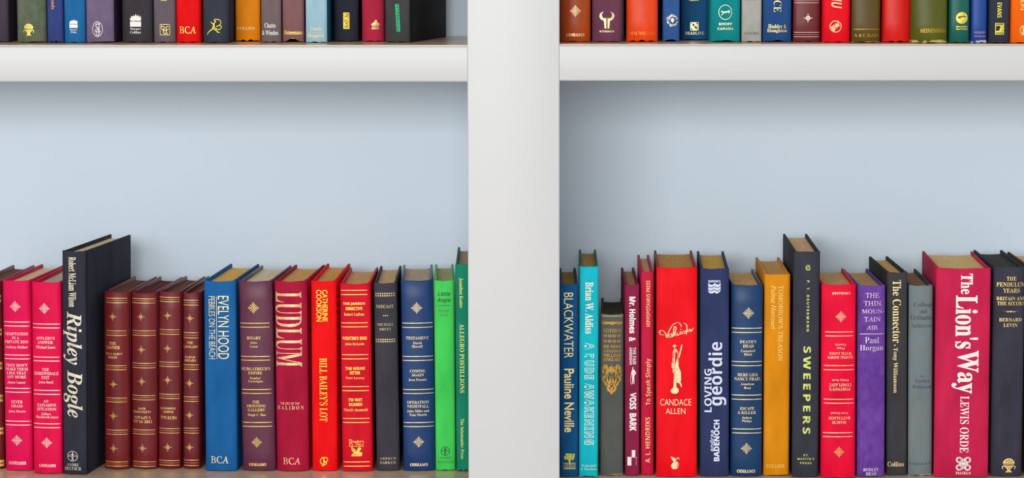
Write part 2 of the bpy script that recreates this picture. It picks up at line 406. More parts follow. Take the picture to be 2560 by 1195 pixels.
def em_trumpet():
    o = [El(-.28, .94, .28, .05)] + St([(-.28, .92), (-.24, .70), (-.28, .40), (-.30, .0), (-.26, -.4)], .17, sm=3)
    o += [[(-.36, -.25), (-.06, -.25), (.04, -.74), (.38, -.80), (.40, -.92), (.1, -1), (-.5, -1), (-.9, -.93), (-.86, -.84), (-.5, -.76), (-.42, -.6)]]
    o += St([(-.45, .4), (-.5, .66), (-.2, .76), (.2, .70), (.28, .55), (.26, .3)], .12, sm=4) + St([(.88, .94), (.48, .52)], .15) + St([(-.55, .4), (-.5, -.1)], .12)
    o += [[(.02, .40), (.35, .42), (.38, .1), (.75, -.12), (.8, -.45), (.55, -.58), (.1, -.56), (-.1, -.3), (-.2, .1)]] + St([(.5, -.5), (.85, -.68)], .14)
    for y in (.22, .15, .08): o += St([(-.72, y), (-.3, y)], .05)
    return [(o, 0), ([El(.1, .35, .1, .02), El(.12, .0, .06, .02), El(.2, -.24, .06, .015), El(.2, -.42, .06, .02), R(-.19, -.15, -.2, .2)], 1)]
def em_apple():
    o = [[(-.6, -.1), (-.9, -.4), (-.7, -.85), (-.3, -1), (.2, -.95), (.6, -.8), (.78, -.3), (.6, .1), (.3, .2), (.0, .1), (-.3, .2)], [(-.98, 1), (-.5, .85), (.05, .7), (.1, .1), (-.15, .15), (-.6, .4)]]
    return [(o + St([(.1, .3), (.45, .75), (.85, .6)], .16, sm=3), 0), ([El(.55, -.45, .09, .32, -.15)], 1)]
def em_diamonds():
    o = []
    for r in (-.5, .5):
        for i in range(9):
            x = -.9 + .225 * i; o.append([(x - .10, r), (x, r - .5), (x + .10, r), (x, r + .5)])
    return [(o, 0)]
def em_dots3(): return [([[(x - .3, 0), (x, -1), (x + .3, 0), (x, 1)] for x in (-.7, 0, .7)], 0)]
def em_flourish():
    return [(St([(-1, .2), (-.6, .3), (-.45, -.4), (-.2, .3), (0, -.2), (.2, .3), (.45, -.4), (.6, .3), (1, .2)], .28, sm=4, taper=(.2, .2)) + [El(0, 0, .09, .7)], 0)]
def em_squiggle():
    return [(St([(-.8, .4), (-.2, .9), (.3, .5), (-.3, .1), (-.8, -.2), (-.3, -.9), (.3, -.6)], .3, sm=3) + St([(-.1, .9), (.6, .7), (.2, .2), (.8, -.2), (.3, -.9), (-.5, -.5)], .3, sm=3), 0)]
def em_plate(): return [([[(-.9, -1), (.9, -1), (1, -.97), (1, .97), (.9, 1), (-.9, 1), (-1, .97), (-1, -.97)]], 0)]
def em_cap():
    return [([[(-1, .6), (1, .6), (.9, -.2), (-.4, -.9), (-.6, -.3)]], 0)]
EMB = {k[3:]: v for k, v in list(globals().items()) if k.startswith('em_')}

# ------------------------------------------------------------------ lettering
STY = {'B': (0x1D400, 0x1D41A, 0, 0), 'R': (0x1D400, 0x1D41A, -.010, 0), 'U': (0x1D434, 0x1D44E, .004, -.28), 'I': (0x1D434, 0x1D44E, .006, 0), 'J': (0x1D468, 0x1D482, 0, 0),
       'C': (0x1D4D0, 0x1D4EA, 0, 0), 'S': (0x1D5D4, 0x1D5EE, 0, 0), 's': (0, 0, .004, 0), 'Q': (0x1D5D4, 0x1D5EE, 0, .25), 'q': (0, 0, 0.004, .25),
       'N': (0, 0, 0, 0), 'M': (0, 0, .022, 0), 'O': (0x1D5D4, 0x1D5EE, .045, 0), 'P': (0x1D5D4, 0x1D5EE, -.016, 0), 'G': (0x1D5D4, 0x1D5EE, .015, 0), 'V': (0x1D468, 0x1D482, .004, 0), 'W': (0x1D4D0, 0x1D4EA, .006, 0), 'X': (0x1D5D4, 0x1D5EE, .03, 0), 'Z': (0x1D400, 0x1D41A, .012, 0)}
def uni(s, st):
    up, lo = STY[st][:2]
    if not up: return s
    out = ''
    for ch in s:
        o = ord(ch)
        if ch == 'h' and lo == 0x1D44E: out += '\u210E'
        elif 65 <= o <= 90: out += chr(up + o - 65)
        elif 97 <= o <= 122: out += chr(lo + o - 97)
        else: out += ch
    return out
TXT = {}
def text_shapes(keys):
    """outlines of every string: one text object per style, one line per string"""
    byst = {}
    for s, st in keys: byst.setdefault(st, []).append(s)
    objs = []
    for st, L in sorted(byst.items()):
        c = bpy.data.curves.new('t', 'FONT'); c.body = '\n'.join(uni(s, st) for s in L); c.resolution_u = 3
        c.offset = STY[st][2]; c.shear = STY[st][3]; c.space_line = 4.0
        c.space_character = {'O': 1.25, 'P': 1.25, 'G': 1.45}.get(st, 1.0)
        o = bpy.data.objects.new('t', c); COL.objects.link(o); objs.append((st, L, o, c))
    dg = bpy.context.evaluated_depsgraph_get()
    for st, L, o, c in objs:
        ev = o.evaluated_get(dg); me = ev.to_mesh()
        co = [(p.co.x, p.co.y) for p in me.vertices]
        fs = [[] for _ in L]
        for p in me.polygons:
            k = max(0, min(len(L) - 1, round((-co[p.vertices[0]][1] + .3) / 4.0))); fs[k].append(tuple(p.vertices))
        for k, s in enumerate(L):
            ids = sorted({i for f in fs[k] for i in f}); mp = {i: n for n, i in enumerate(ids)}
            TXT[(s, st)] = ([(co[i][0], co[i][1] + 4.0 * k) for i in ids], [tuple(mp[i] for i in f) for f in fs[k]])
        ev.to_mesh_clear()
    for st, L, o, c in objs:
        bpy.data.objects.remove(o); bpy.data.curves.remove(c)

def polys_mesh(polys):
    V, F = [], []
    for p in polys:
        b = len(V); V += p
        if len(p) == 4 or len(p) > 7 and False: F.append(tuple(range(b, b + 4)))
        else:
            for t in tessellate_polygon([[Vector((x, y, 0)) for x, y in p]]): F.append(tuple(b + i for i in t))
    return V, F

# ------------------------------------------------------------------ a book
VIEW = {'P': (0, 0, 1), 'A': (0, 560, 3.514), 'B': (0, 860, 3.567), 'C': (240, 640, 3.733), 'D': (240, 880, 3.794), 'E': (580, 640, 3.733), 'F': (580, 880, 3.794),
        'G': (840, 600, 3.733), 'H': (840, 880, 3.794), 'a': (1390, 600, 3.733), 'b': (1390, 880, 3.794), 'c': (1700, 560, 3.514), 'd': (1700, 860, 3.567),
        'e': (2000, 600, 3.983), 'f': (2000, 880, 3.793), 'g': (2260, 600, 3.983), 'h': (2260, 880, 3.793),
        'X': (0, 0, 5.4325), 'Y': (380, 0, 5.4325), 'Z': (760, 0, 5.432), 'x': (1380, 0, 5.4325), 'y': (1760, 0, 5.4325), 'z': (2140, 0, 5.431)}
GOLD = ((240, 205, 115), 1); PALE = ((246, 226, 170), 1); WHT = ((246, 243, 236), 0); SIL = ((225, 218, 225), 1); PINKISH = ((250, 222, 205), 1)
BLK = ((30, 34, 40), 0)

def px(view, x0, x1, y0, y1):
    ox, oy, s = VIEW[view]
    return (ox + x0 / s, ox + x1 / s, oy + y0 / s, oy + y1 / s)
# drawing items: (role, ink, layers, box, rotation)
def T(v, s, st, x0, x1, y0, y1, role='title', ink=None, rot=0): return (role, ink, ('T', s, st), px(v, x0, x1, y0, y1), rot)
def A(v, s, st, x0, x1, y0, y1, ink=None, rot=0): return T(v, s, st, x0, x1, y0, y1, 'author_name', ink, rot)
def PB(v, s, st, x0, x1, y0, y1, ink=None, rot=0): return T(v, s, st, x0, x1, y0, y1, 'publisher_name', ink, rot)
def EM(v, k, x0, x1, y0, y1, ink=None, rot=0, role='emblem'): return (role, ink, ('E', k), px(v, x0, x1, y0, y1), rot)
def EC(v, k, cx, cy, r, ink=None): return EM(v, k, cx - r, cx + r, cy - r, cy + r, ink)
def LN(v, x0, x1, y, th=8, ink=None): return ('gilt_line', ink, ('R',), px(v, x0, x1, y - th / 2, y + th / 2), 0)
def BD(v, x0, x1, ys, th=8, ink=None): return [('gilt_band', ink, ('L', n), px(v, x0, x1, y - th / 2, y + th / 2), 0) for n, y in enumerate(ys)]
def DB(v, x0, x1, y0, y1, ink=None):
    return [('gilt_band', ink, ('L', 0), px(v, x0, x1, y0 - 3, y0 + 3), 0), ('gilt_band', ink, ('L', 1), px(v, x0, x1, y1 - 3, y1 + 3), 0),
            ('gilt_band', ink, ('D', 1), px(v, x0, x1, (y0 + y1) / 2 - 3.5, (y0 + y1) / 2 + 3.5), 0)]
def VL(v, x, y0, y1, th=5, ink=None): return ('gilt_line', ink, ('R',), px(v, x - th / 2, x + th / 2, y0, y1), 0)
def ARC(v, s, st, cx, cy, r, a0, a1, size, inward=False, ink=None): return ('publisher_name', ink, ('A', s, st, a0, a1, size / r, inward), px(v, cx - r, cx + r, cy - r, cy + r), 0)

def item_layers(it):
    """-> list of (verts, faces, layer, keep_aspect_frame) with coordinates normalised to -.5 .. .5"""
    k = it[2]
    if k[0] == 'T':
        v, f = TXT[(k[1], k[2])]
        xs = [p[0] for p in v]; ys = [p[1] for p in v]
        x0, x1, y0, y1 = min(xs), max(xs), min(ys), max(ys)
        return [([((x - x0) / (x1 - x0) - .5, (y - y0) / max(1e-6, y1 - y0) - .5) for x, y in v], f, 0)]
    if k[0] == 'E':
        return [(*(lambda VF: ([(x / 2, y / 2) for x, y in VF[0]], VF[1]))(polys_mesh(ps)), ly) for ps, ly in EMB[k[1]]()]
    if k[0] in 'RL':
        n = 56; V, F = [], []
        for i in range(n + 1): V += [(-.5 + i / n, -.5), (-.5 + i / n, .5)]
        for i in range(n): F.append((2 * i, 2 * i + 2, 2 * i + 3, 2 * i + 1))
        return [(V, F, 0)]
    if k[0] == 'D':
        ps = []; n = 15
        for i in range(n):
            x = -.48 + .96 * i / (n - 1); ps.append([(x - .017, -.5), (x + .006, -.5), (x + .017, .5), (x - .006, .5)])
        V, F = polys_mesh(ps); return [(V, F, 0)]
    if k[0] == 'A':
        _, s, st, a0, a1, sz, inward = k
        V, F = [], []
        for i, ch in enumerate(s):
            a = math.radians(a0 + (a1 - a0) * i / (len(s) - 1))
            v, f = TXT[(ch, st)]; b = len(V)
            xs = [p[0] for p in v]; mx = (min(xs) + max(xs)) / 2
            r = .5; t = a + (math.pi / 2 if inward else -math.pi / 2)
            for x, y in v:
                X, Y = (x - mx) * sz * .42, (y - .35) * sz * .42
                V.append((r * math.cos(a) + X * math.cos(t) - Y * math.sin(t), r * math.sin(a) + X * math.sin(t) + Y * math.cos(t)))
            F += [tuple(b + q for q in ff) for ff in f]
        return [(V, F, 0)]

SHELFZ = {'UL': ZL1, 'UR': ZR1, 'LL': ZL0, 'LR': ZR0}
GROUP = {'UL': 'books on the upper shelf left of the post', 'UR': 'books on the upper shelf right of the post',
         'LL': 'books on the lower shelf left of the post', 'LR': 'books on the lower shelf right of the post'}

class Bk:
    pass
BOOKS = []
def book(shelf, label, top, bot, col, items=(), back=None, side='L', kind='cloth', pages=(205, 172, 128), bulge=3.0, ink=GOLD, board=None,
         h=None, d=None, yaw=None, mottle=None, wear=None, cap=0.0006, notch=0.0, pagegap=.0042, corner=.0018, fore=.006):
    b = Bk(); b.__dict__.update(locals()); BOOKS.append(b)

def build(b):
    zs = SHELFZ[b.shelf] + 0.0002
    xl, xr, yb = b.bot
    pf = at_Z((xl + xr) / 2, yb, zs)                       # front-most point of the spine at its foot
    Yf = pf.y
    bul = b.bulge / 1000.0
    Yr = Yf + bul + b.corner
    if b.top:
        txl, txr, ty = b.top
        pt = at_Y((txl + txr) / 2, ty, Yf); H = pt.z - zs
        W = (at_Y(xr, 900, Yr).x - at_Y(xl, 900, Yr).x + at_Y(txr, 900, Yr).x - at_Y(txl, 900, Yr).x) / 2
        lean = math.atan2(pt.x - pf.x, H)
    else:
        H = b.h; W = at_Y(xr, 90, Yr).x - at_Y(xl, 90, Yr).x; lean = 0
    W -= 0.0004
    D = b.d or .138
    yaw = 0.0
    if b.back:
        bx, by = b.back
        c = at_Y(b.top[0] if b.side == 'L' else b.top[1], b.top[2], Yr)
        q = at_Z(bx, by, zs + H)
        if not b.d: D = max(.124, min(.165, (q - Vector((c.x, c.y, q.z))).length))
        q = at_Y(bx, by, Yr + D * .985)
        yaw = math.atan2(q.x - c.x, D)
    if b.yaw is not None: yaw = math.radians(b.yaw)
    if Yr + D > BACK - .006: D = BACK - .006 - Yr
    root = bpy.data.objects.new('book', None); COL.objects.link(root)
    lift = abs(math.sin(lean)) * W / 2
    root.location = (pf.x, Yr, zs + lift)
    root.rotation_euler = (0, lean, -yaw)
    root['label'] = b.label; root['category'] = 'book'; root['group'] = GROUP[b.shelf]
    M = Matrix.Translation(root.location) @ root.rotation_euler.to_matrix().to_4x4()
    Mi = M.inverted()
    hw = W / 2
    cr = b.corner
    def prof(x):
        u = min(1.0, abs(x) / hw)
        return -(bul * (1 - u ** 2.1) + cr * (1 - u ** 12))
    # ---- spine (wraps from joint to joint)
    cm = cover_mat(b.col, b.kind, b.mottle, b.wear)
    bmcol = cover_mat(b.board, b.kind) if b.board else cm
    th = .0011
    pts = []
    NU = 30
    pts += [(-hw + .0021, .0088), (-hw + .0019, .0060), (-hw + .0008, .0034), (-hw + .0001, .0015)]
    for i in range(NU + 1):
        u = math.sin(math.pi / 2 * (-1 + 2 * i / NU)); pts.append((u * hw, prof(u * hw)))
    pts += [(hw - .0001, .0015), (hw - .0008, .0034), (hw - .0019, .0060), (hw - .0021, .0088)]
    n = len(pts)
    nor = []
    for i in range(n):
        a = Vector(pts[max(0, i - 1)]); c = Vector(pts[min(n - 1, i + 1)]); d = (c - a).normalized(); nor.append((-d.y, d.x))
    # outward normal must point away from the text block (towards -y at the centre)
    if nor[n // 2][1] > 0: nor = [(-x, -y) for x, y in nor]
    random.seed(hash((round(xl), round(yb))) & 0xffff)
    ph = random.random() * 6
    def ztop(x):
        u = x / hw; return H - b.cap * (1 - u * u) - .00025 * math.sin(u * 5 + ph) * (1 - u * u)
    def zbot(x):
        u = x / hw
        r = .0003 + .00035 * (1 + math.sin(u * 7 + ph)) * (1 - u * u)
        if b.notch > 0: r += b.notch * max(0, 1 - abs(u + .05) / .75)
        if b.notch < 0: r += -b.notch * (0.5 + .5 * math.sin(u * 11 + ph)) * (1 - u ** 4)
        return r
    rows = [(0, 0, -.0005), (0, .0006, 0), (0, .02, 0), (1, -.02, 0), (1, -.0006, 0), (1, 0, -.0005)]
    V, F = [], []
    for (t, dz, off) in rows:
        for (x, y), (nx, ny) in zip(pts, nor):
            z = (ztop(x) if t else zbot(x)) + dz
            V.append((x + nx * off, y + ny * off, z))
    for (t, dz, off) in rows:
        for (x, y), (nx, ny) in zip(pts, nor):
            z = (ztop(x) if t else zbot(x)) + dz
            V.append((x - nx * th, y - ny * th, z))
    R_ = len(rows); base = R_ * n
    for r in range(R_ - 1):
        for i in range(n - 1):
            F.append((r * n + i, r * n + i + 1, (r + 1) * n + i + 1, (r + 1) * n + i))
            F.append((base + r * n + i + 1, base + r * n + i, base + (r + 1) * n + i, base + (r + 1) * n + i + 1))
        for i in (0, n - 1):
            q = (r * n + i, (r + 1) * n + i, base + (r + 1) * n + i, base + r * n + i); F.append(q if i == 0 else q[::-1])
    for i in range(n - 1):
        F.append((i + 1, i, base + i, base + i + 1)); k = (R_ - 1) * n
        F.append((k + i, k + i + 1, base + k + i + 1, base + k + i))
    me = bpy.data.meshes.new('spine'); me.from_pydata(V, [], F); smooth(me, 50)
    link('spine', me, root, cm)
    # ---- boards
    bt = .0026
    for s, nm in ((-1, 'front_cover'), (1, 'back_cover')):
        x0, x1 = sorted((s * (hw - .0004), s * (hw - .0004 - bt)))
        o = box(nm, x0, x1, .0075, D, 0.0, H - .0003, bmcol, root, .0008, 2)
        if b.board: o['label'] = 'darker cover board'
    # ---- text block
    px_ = hw - bt - .0002
    V, F = [], []; NP = 14
    z0, z1 = .0035, H - b.pagegap
    outline = []
    for i in range(NP + 1):
        x = -px_ + 2 * px_ * i / NP; outline.append((x, max(prof(x * .98) * .85, -.9) + .0016))
    for i in range(NP + 1):
        x = px_ - 2 * px_ * i / NP; u = x / px_; outline.append((x, D - .0035 - b.fore * min(1, W / .03) * (1 - u * u)))
    m_ = len(outline)
    for z in (z0, z1): V += [(x, y, z) for x, y in outline]
    F.append(tuple(range(m_ - 1, -1, -1))); F.append(tuple(range(m_, 2 * m_)))
    for i in range(m_):
        j = (i + 1) % m_; F.append((i, j, m_ + j, m_ + i))
    me = bpy.data.meshes.new('page_block'); me.from_pydata(V, [], F); smooth(me, 30)
    link('page_block', me, root, page_mat(b.pages))
    # ---- lettering and ornament
    def local(pxx, pyy):
        o = Mi @ CAM; dd = (Mi.to_3x3() @ ray(pxx, pyy)); y = -(bul * .7 + cr)
        return o + dd * ((y - o.y) / dd.y)
    groups = []
    flat = []
    for it in b.items:
        flat += it if isinstance(it, list) else [it]
    prevn = None
    for it in flat:
        ink = (groups[-1][1] if it[1] == 'cover' else it[1]) or b.ink
        start = True
        if groups and groups[-1][0] == it[0] and groups[-1][1] == ink:
            start = it[0] == 'gilt_band' and it[2] == ('L', 0) or it[0] == 'emblem'
            if it[0] in ('title', 'author_name', 'publisher_name') : start = False
        if it[1] == 'cover': start = False
        if start: groups.append((it[0], ink, []))
        groups[-1][2].append(it)
    lim = hw - .0006
    for role, ink, its in groups:
        LY = {0: ([], []), 1: ([], [])}
        for it in its:
            x0, x1, y0, y1 = it[3]
            xc, yc = (x0 + x1) / 2, (y0 + y1) / 2
            c = local(xc, yc)
            w_ = (local(x1, yc) - local(x0, yc)).x; h_ = (local(xc, y0) - local(xc, y1)).z
            rot = it[4]
            for v, f, ly in item_layers(it):
                if it[1] == 'cover': ly = 1
                V, F = LY[ly]; bs = len(V)
                for u, q in v:
                    if rot == 90: u, q = q, -u
                    elif rot == -90: u, q = -q, u
                    elif rot == 180: u, q = -u, -q
                    X_, Z_ = u * w_, q * h_
                    if rot not in (0, 90, -90, 180):
                        a = math.radians(rot); X_, Z_ = X_ * math.cos(a) - Z_ * math.sin(a), X_ * math.sin(a) + Z_ * math.cos(a)
                    V.append((max(-lim, min(lim, c.x + X_)), 0, c.z + Z_))
                F += [tuple(bs + i for i in ff) for ff in f]
        me = bpy.data.meshes.new(role)
        Vall, Fall, mi, lay = [], [], [], []
        bm = bmesh.new()
        lyr = bm.verts.layers.int.new('ly')
        for ly in (0, 1):
            V, F = LY[ly]
            vs = [bm.verts.new(v) for v in V]
            for v in vs: v[lyr] = ly
            for f in F:
                try:
                    fa = bm.faces.new([vs[i] for i in f]); fa.material_index = ly
                except ValueError: pass
        if bul > .0004 or True:
            st = min(.008, max(.002, math.sqrt(.00003 * W * W / max(bul, .0003))))
            xs = [v.co.x for v in bm.verts]; mn, mxx = min(xs), max(xs)
            if its[0][2][0] not in 'RLD':
                for cut in [k * st for k in range(-int(hw / st), int(hw / st) + 1)] + [s_ * hw * q_ for s_ in (-1, 1) for q_ in (.82, .9, .96)]:
                    if mn < cut < mxx: bmesh.ops.bisect_plane(bm, geom=bm.verts[:] + bm.edges[:] + bm.faces[:], plane_co=(cut, 0, 0), plane_no=(1, 0, 0))
        for f in bm.faces:
            for v in f.verts: v[lyr] = f.material_index
        for v in bm.verts: v.co.y = prof(v.co.x) - .00010 - .00008 * v[lyr]
        bmesh.ops.recalc_face_normals(bm, faces=bm.faces[:])
        for f in bm.faces:
            if f.normal.y > 0: f.normal_flip()
            f.smooth = True
        bm.to_mesh(me); bm.free()
        o = link(role, me, root, ink_mat(*ink))
        me.materials.append(cm)

# ------------------------------------------------------------------ lower shelf, left of the post
BROWN = (108, 22, 26); BRP = (110, 72, 52)
book('LL', 'brown leather book with gilt rules, cut off by the left edge of the photo', (-62, 3, 703), (-50, 10, 1173), BROWN,
     [DB('P', -45, 5, 741, 753), DB('P', -44, 6, 825, 836), DB('P', -43, 7, 909, 921), DB('P', -42, 8, 990, 1002), DB('P', -41, 9, 1072, 1083), DB('P', -40, 9, 1153, 1163)],
     kind='leather', pages=BRP, yaw=3.5, bulge=4)
PNK = (226, 10, 84)
book('LL', 'hot pink book with a cream page block, leftmost of the two pink books', (4, 75.5, 701), (12.6, 81.5, 1177), PNK,
     [EC('A', 'fleuron', 134, 725, 48), BD('A', 22, 258, [860, 896]), T('A', 'TEMPTATION', 'B', 40, 245, 952, 978), T('A', 'IN A', 'B', 105, 170, 988, 1012), T('A', 'PRIVATE ZOO', 'B', 40, 247, 1022, 1048),
      A('A', 'Anthony Dekker', 'B', 45, 243, 1068, 1098), BD('B', 28, 272, [98, 132]),
      T('B', "THEY DON'T", 'B', 50, 245, 175, 202), T('B', 'MAKE THEM', 'B', 50, 247, 210, 236), T('B', 'LIKE THAT', 'B', 60, 232, 246, 270), T('B', 'ANY MORE', 'B', 60, 233, 280, 306), A('B', 'James Leasor', 'B', 66, 228, 330, 355),
      BD('B', 34, 274, [395, 429]), T('B', 'FEVER', 'B', 100, 203, 502, 530), T('B', 'GRASS', 'B', 100, 203, 540, 565), A('B', 'John Morris', 'B', 76, 228, 588, 612),
      BD('B', 42, 280, [688, 722]), EC('B', 'fleuron', 152, 858, 48), PB('B', 'ODHAMS', 'Z', 78, 233, 1045, 1075)],
     back=(98, 660), kind='paper', pages=(222, 196, 150), ink=PINKISH, bulge=2)
book('LL', 'hot pink book with a grey page block, touching the tall black book', (77, 153, 705), (83.5, 155.5, 1185), (226, 8, 76),
     [EC('A', 'fleuron', 390, 742, 48), BD('A', 282, 525, [878, 912]), T('A', "APPLEBY'S", 'B', 316, 480, 990, 1016), T('A', 'ANSWER', 'B', 330, 465, 1026, 1053), A('A', 'Michael Innes', 'B', 316, 485, 1068, 1095),
      BD('B', 282, 530, [117, 151]), T('B', 'THE', 'B', 375, 438, 215, 240), T('B', 'SHREWSDALE', 'B', 305, 522, 248, 276), T('B', 'EXIT', 'B', 370, 442, 285, 312), A('B', 'John Buell', 'B', 345, 475, 328, 354),
      BD('B', 288, 535, [413, 448]), T('B', 'AN', 'B', 388, 434, 498, 522), T('B', 'EXPLOSIVE', 'B', 332, 500, 532, 558), T('B', 'SITUATION', 'B', 330, 502, 567, 594), A('B', 'Gilbert', 'B', 370, 455, 612, 634), A('B', 'Hackforth-Jones', 'B', 322, 520, 640, 664),
      BD('B', 292, 535, [710, 745]), EC('B', 'fleuron', 418, 880, 48), PB('B', 'ODHAMS', 'Z', 348, 498, 1070, 1097)],
     back=(154, 666), kind='paper', pages=(196, 184, 158), ink=PINKISH, bulge=2)
book('LL', 'tallest black book on the left, with a big silver script title', (153, 216, 627.5), (158, 217, 1187), (44, 46, 58),
     [A('A', 'Robert McLiam Wilson', 'Z', 602, 668, 290, 730, rot=90), T('P', 'Ripley', 'V', 157, 205, 779, 912, rot=90), T('P', 'Bogle', 'V', 158, 207, 926, 1044, rot=90),
      EC('B', 'arrow_ring', 648, 1000, 47), PB('B', 'ANDRE', 'R', 596, 704, 1063, 1090), PB('B', 'DEUTSCH', 'R', 578, 722, 1096, 1125)],
     back=(270, 581), kind='cloth', pages=(226, 200, 158), ink=((226, 220, 196), 1), bulge=1.0, d=.158, corner=.0012)
book('LL', 'brown leather book beside the tall black book, with a title in its third panel', (257, 322, 729.5), (259, 323, 1174.5), (112, 20, 24),
     [DB('C', 92, 285, 393, 435), EC('C', 'cross', 157, 565, 37), DB('C', 95, 280, 697, 740), T('C', 'THE', 'B', 122, 190, 800, 828), T('C', 'LIMNER', 'B', 95, 225, 838, 868), A('C', 'PAUL DARCY', 'B', 90, 248, 902, 922), A('C', 'BOLES', 'B', 115, 200, 933, 955),
      DB('C', 92, 282, 1022, 1060), EC('D', 'cross', 165, 304, 39), DB('D', 95, 290, 435, 473), EC('D', 'cross', 165, 604, 39), DB('D', 95, 295, 739, 779), EC('D', 'cross', 168, 912, 39), DB('D', 85, 298, 1040, 1080)],
     back=(329.7, 690), kind='leather', pages=BRP, bulge=5)
book('LL', 'brown leather book with inverted lettering, second brown book after the tall black one', (326, 392, 730), (327, 393, 1173.5), (110, 22, 28),
     [DB('C', 325, 548, 398, 438), EC('C', 'cross', 420, 566, 37), DB('C', 332, 550, 697, 740), EC('C', 'cross', 425, 873, 37), DB('C', 332, 550, 1000, 1042), EC('D', 'cross', 435, 277, 39), DB('D', 338, 556, 412, 452),
      A('D', 'KENT', 'B', 400, 473, 525, 545, rot=180), A('D', 'ALEXANDER', 'B', 352, 525, 556, 578, rot=180), T('D', 'CAPTAIN', 'B', 362, 517, 607, 634, rot=180), T('D', 'THE FLAG', 'B', 350, 535, 645, 672, rot=180),
      DB('D', 340, 556, 737, 777), EC('D', 'cross', 443, 910, 39), DB('D', 345, 562, 1040, 1083)],
     back=(393.8, 691), kind='leather', pages=(98, 44, 34), bulge=5, cap=.0022)
book('LL', 'brown leather book with inverted lettering, third brown book after the tall black one', (395, 453, 729), (394.5, 450, 1173), (110, 22, 30),
     [DB('C', 582, 775, 385, 425), EC('C', 'cross', 668, 555, 37), DB('C', 585, 775, 687, 730), EC('C', 'cross', 668, 862, 37), DB('C', 585, 775, 990, 1030), EC('D', 'cross', 680, 265, 39), DB('D', 595, 788, 400, 440),
      A('D', 'HARRISON', 'B', 610, 755, 524, 544, rot=180), A('D', 'HARRY', 'B', 635, 735, 556, 578, rot=180), T('D', 'SKYFALL', 'B', 608, 765, 608, 637, rot=180),
      DB('D', 595, 788, 725, 767), EC('D', 'cross', 680, 902, 39), DB('D', 592, 790, 1028, 1072)],
     back=(458.5, 690), kind='leather', pages=(104, 68, 50), bulge=3.5)
book('LL', 'slim brown leather book touching the medium blue book', (456, 500, 731), (456, 501, 1172.7), (106, 20, 28),
     [DB('C', 808, 955, 413, 457), EC('C', 'cross', 876, 580, 37), DB('C', 805, 955, 715, 763), T('C', 'THE', 'B', 850, 905, 797, 820), T('C', 'LANDLADY', 'B', 808, 953, 835, 858), A('C', 'SARAH', 'B', 830, 927, 933, 953), A('C', 'SHEARS', 'B', 826, 932, 963, 985),
      DB('C', 805, 958, 1015, 1058), EC('D', 'cross', 887, 295, 39), DB('D', 818, 972, 425, 468), EC('D', 'cross', 886, 598, 39), DB('D', 818, 974, 722, 768), EC('D', 'cross', 886, 903, 39), DB('D', 818, 975, 1025, 1075)],
     back=(515, 690), kind='leather', pages=(128, 62, 40), bulge=2.5)
book('LL', 'medium blue book with thin gold capitals running down its spine', (507.5, 590, 701), (514, 592, 1178), (20, 96, 158),
     [T('C', 'EVELYN HOOD', 'N', 1138, 1240, 372, 962, rot=90), VL('C', 1127, 380, 962), T('C', 'PEBBLES ON THE BEACH', 'N', 1052, 1112, 375, 962, 'subtitle', None, 90),
      PB('D', 'BCA', 'U', 1090, 1258, 988, 1055)],
     back=(571, 659), kind='cloth', pages=(232, 176, 88), bulge=2, cap=.0014, ink=((248, 216, 160), 1))
book('LL', 'dull purple book with gilt double rules, right of the medium blue book', (592.5, 681, 703), (607.5, 687, 1178), (96, 42, 66),
     [EC('E', 'fleuron', 200, 483, 52), BD('E', 58, 348, [627, 664]), T('E', 'BINARY', 'B', 138, 270, 750, 778), A('E', 'John', 'B', 172, 236, 797, 820), A('E', 'Lange', 'B', 167, 244, 833, 857), BD('E', 68, 356, [937, 972]),
      T('E', "MURGATREUD'S", 'B', 80, 355, 1037, 1067), T('E', 'EMPIRE', 'B', 152, 282, 1077, 1104), A('E', 'Bamber', 'B', 168, 270, 1127, 1150), A('E', 'Gascoigne', 'B', 152, 288, 1158, 1182), BD('F', 78, 370, [355, 392]),
      T('F', 'THE', 'B', 193, 262, 460, 487), T('F', 'SHOOTING', 'B', 140, 322, 497, 524), T('F', 'GALLERY', 'B', 150, 315, 535, 562), A('F', 'Hugh C. Rae', 'B', 150, 322, 583, 612), BD('F', 88, 380, [667, 705]),
      EC('F', 'fleuron', 235, 855, 50), PB('F', 'ODHAMS', 'Z', 160, 325, 1052, 1080)],
     back=(647, 663), kind='leather', pages=(216, 200, 166), bulge=3)
book('LL', 'crimson book with one huge gold word down its spine', (682, 768, 703), (692, 770, 1179), (172, 16, 56),
     [T('E', 'LUDLUM', 'B', 400, 650, 335, 1033, rot=90), T('F', 'THE CRY OF THE', 's', 455, 640, 475, 500, 'subtitle'), T('F', 'H A L I D O N', 'B', 428, 680, 510, 545, 'subtitle'), PB('F', 'BCA', 'U', 485, 650, 1000, 1065)],
     back=(732, 661), kind='cloth', pages=(214, 160, 94), bulge=5, ink=((242, 208, 156), 1))
book('LL', 'bright scarlet book with two stacked gold words at the top of the spine', (774.5, 843, 702), (782, 842, 1178), (240, 4, 12),
     [A('E', 'CATHERINE', 'M', 843, 893, 315, 612, rot=90), A('E', 'COOKSON', 'M', 785, 838, 315, 612, rot=90), T('P', "BILL BAILEY'S LOT", 'B', 799, 819, 895, 1054, rot=90), EM('F', 'gp', 835, 912, 997, 1080)],
     back=(813, 658), kind='cloth', pages=(214, 158, 84), bulge=2, ink=((255, 214, 60), 1))
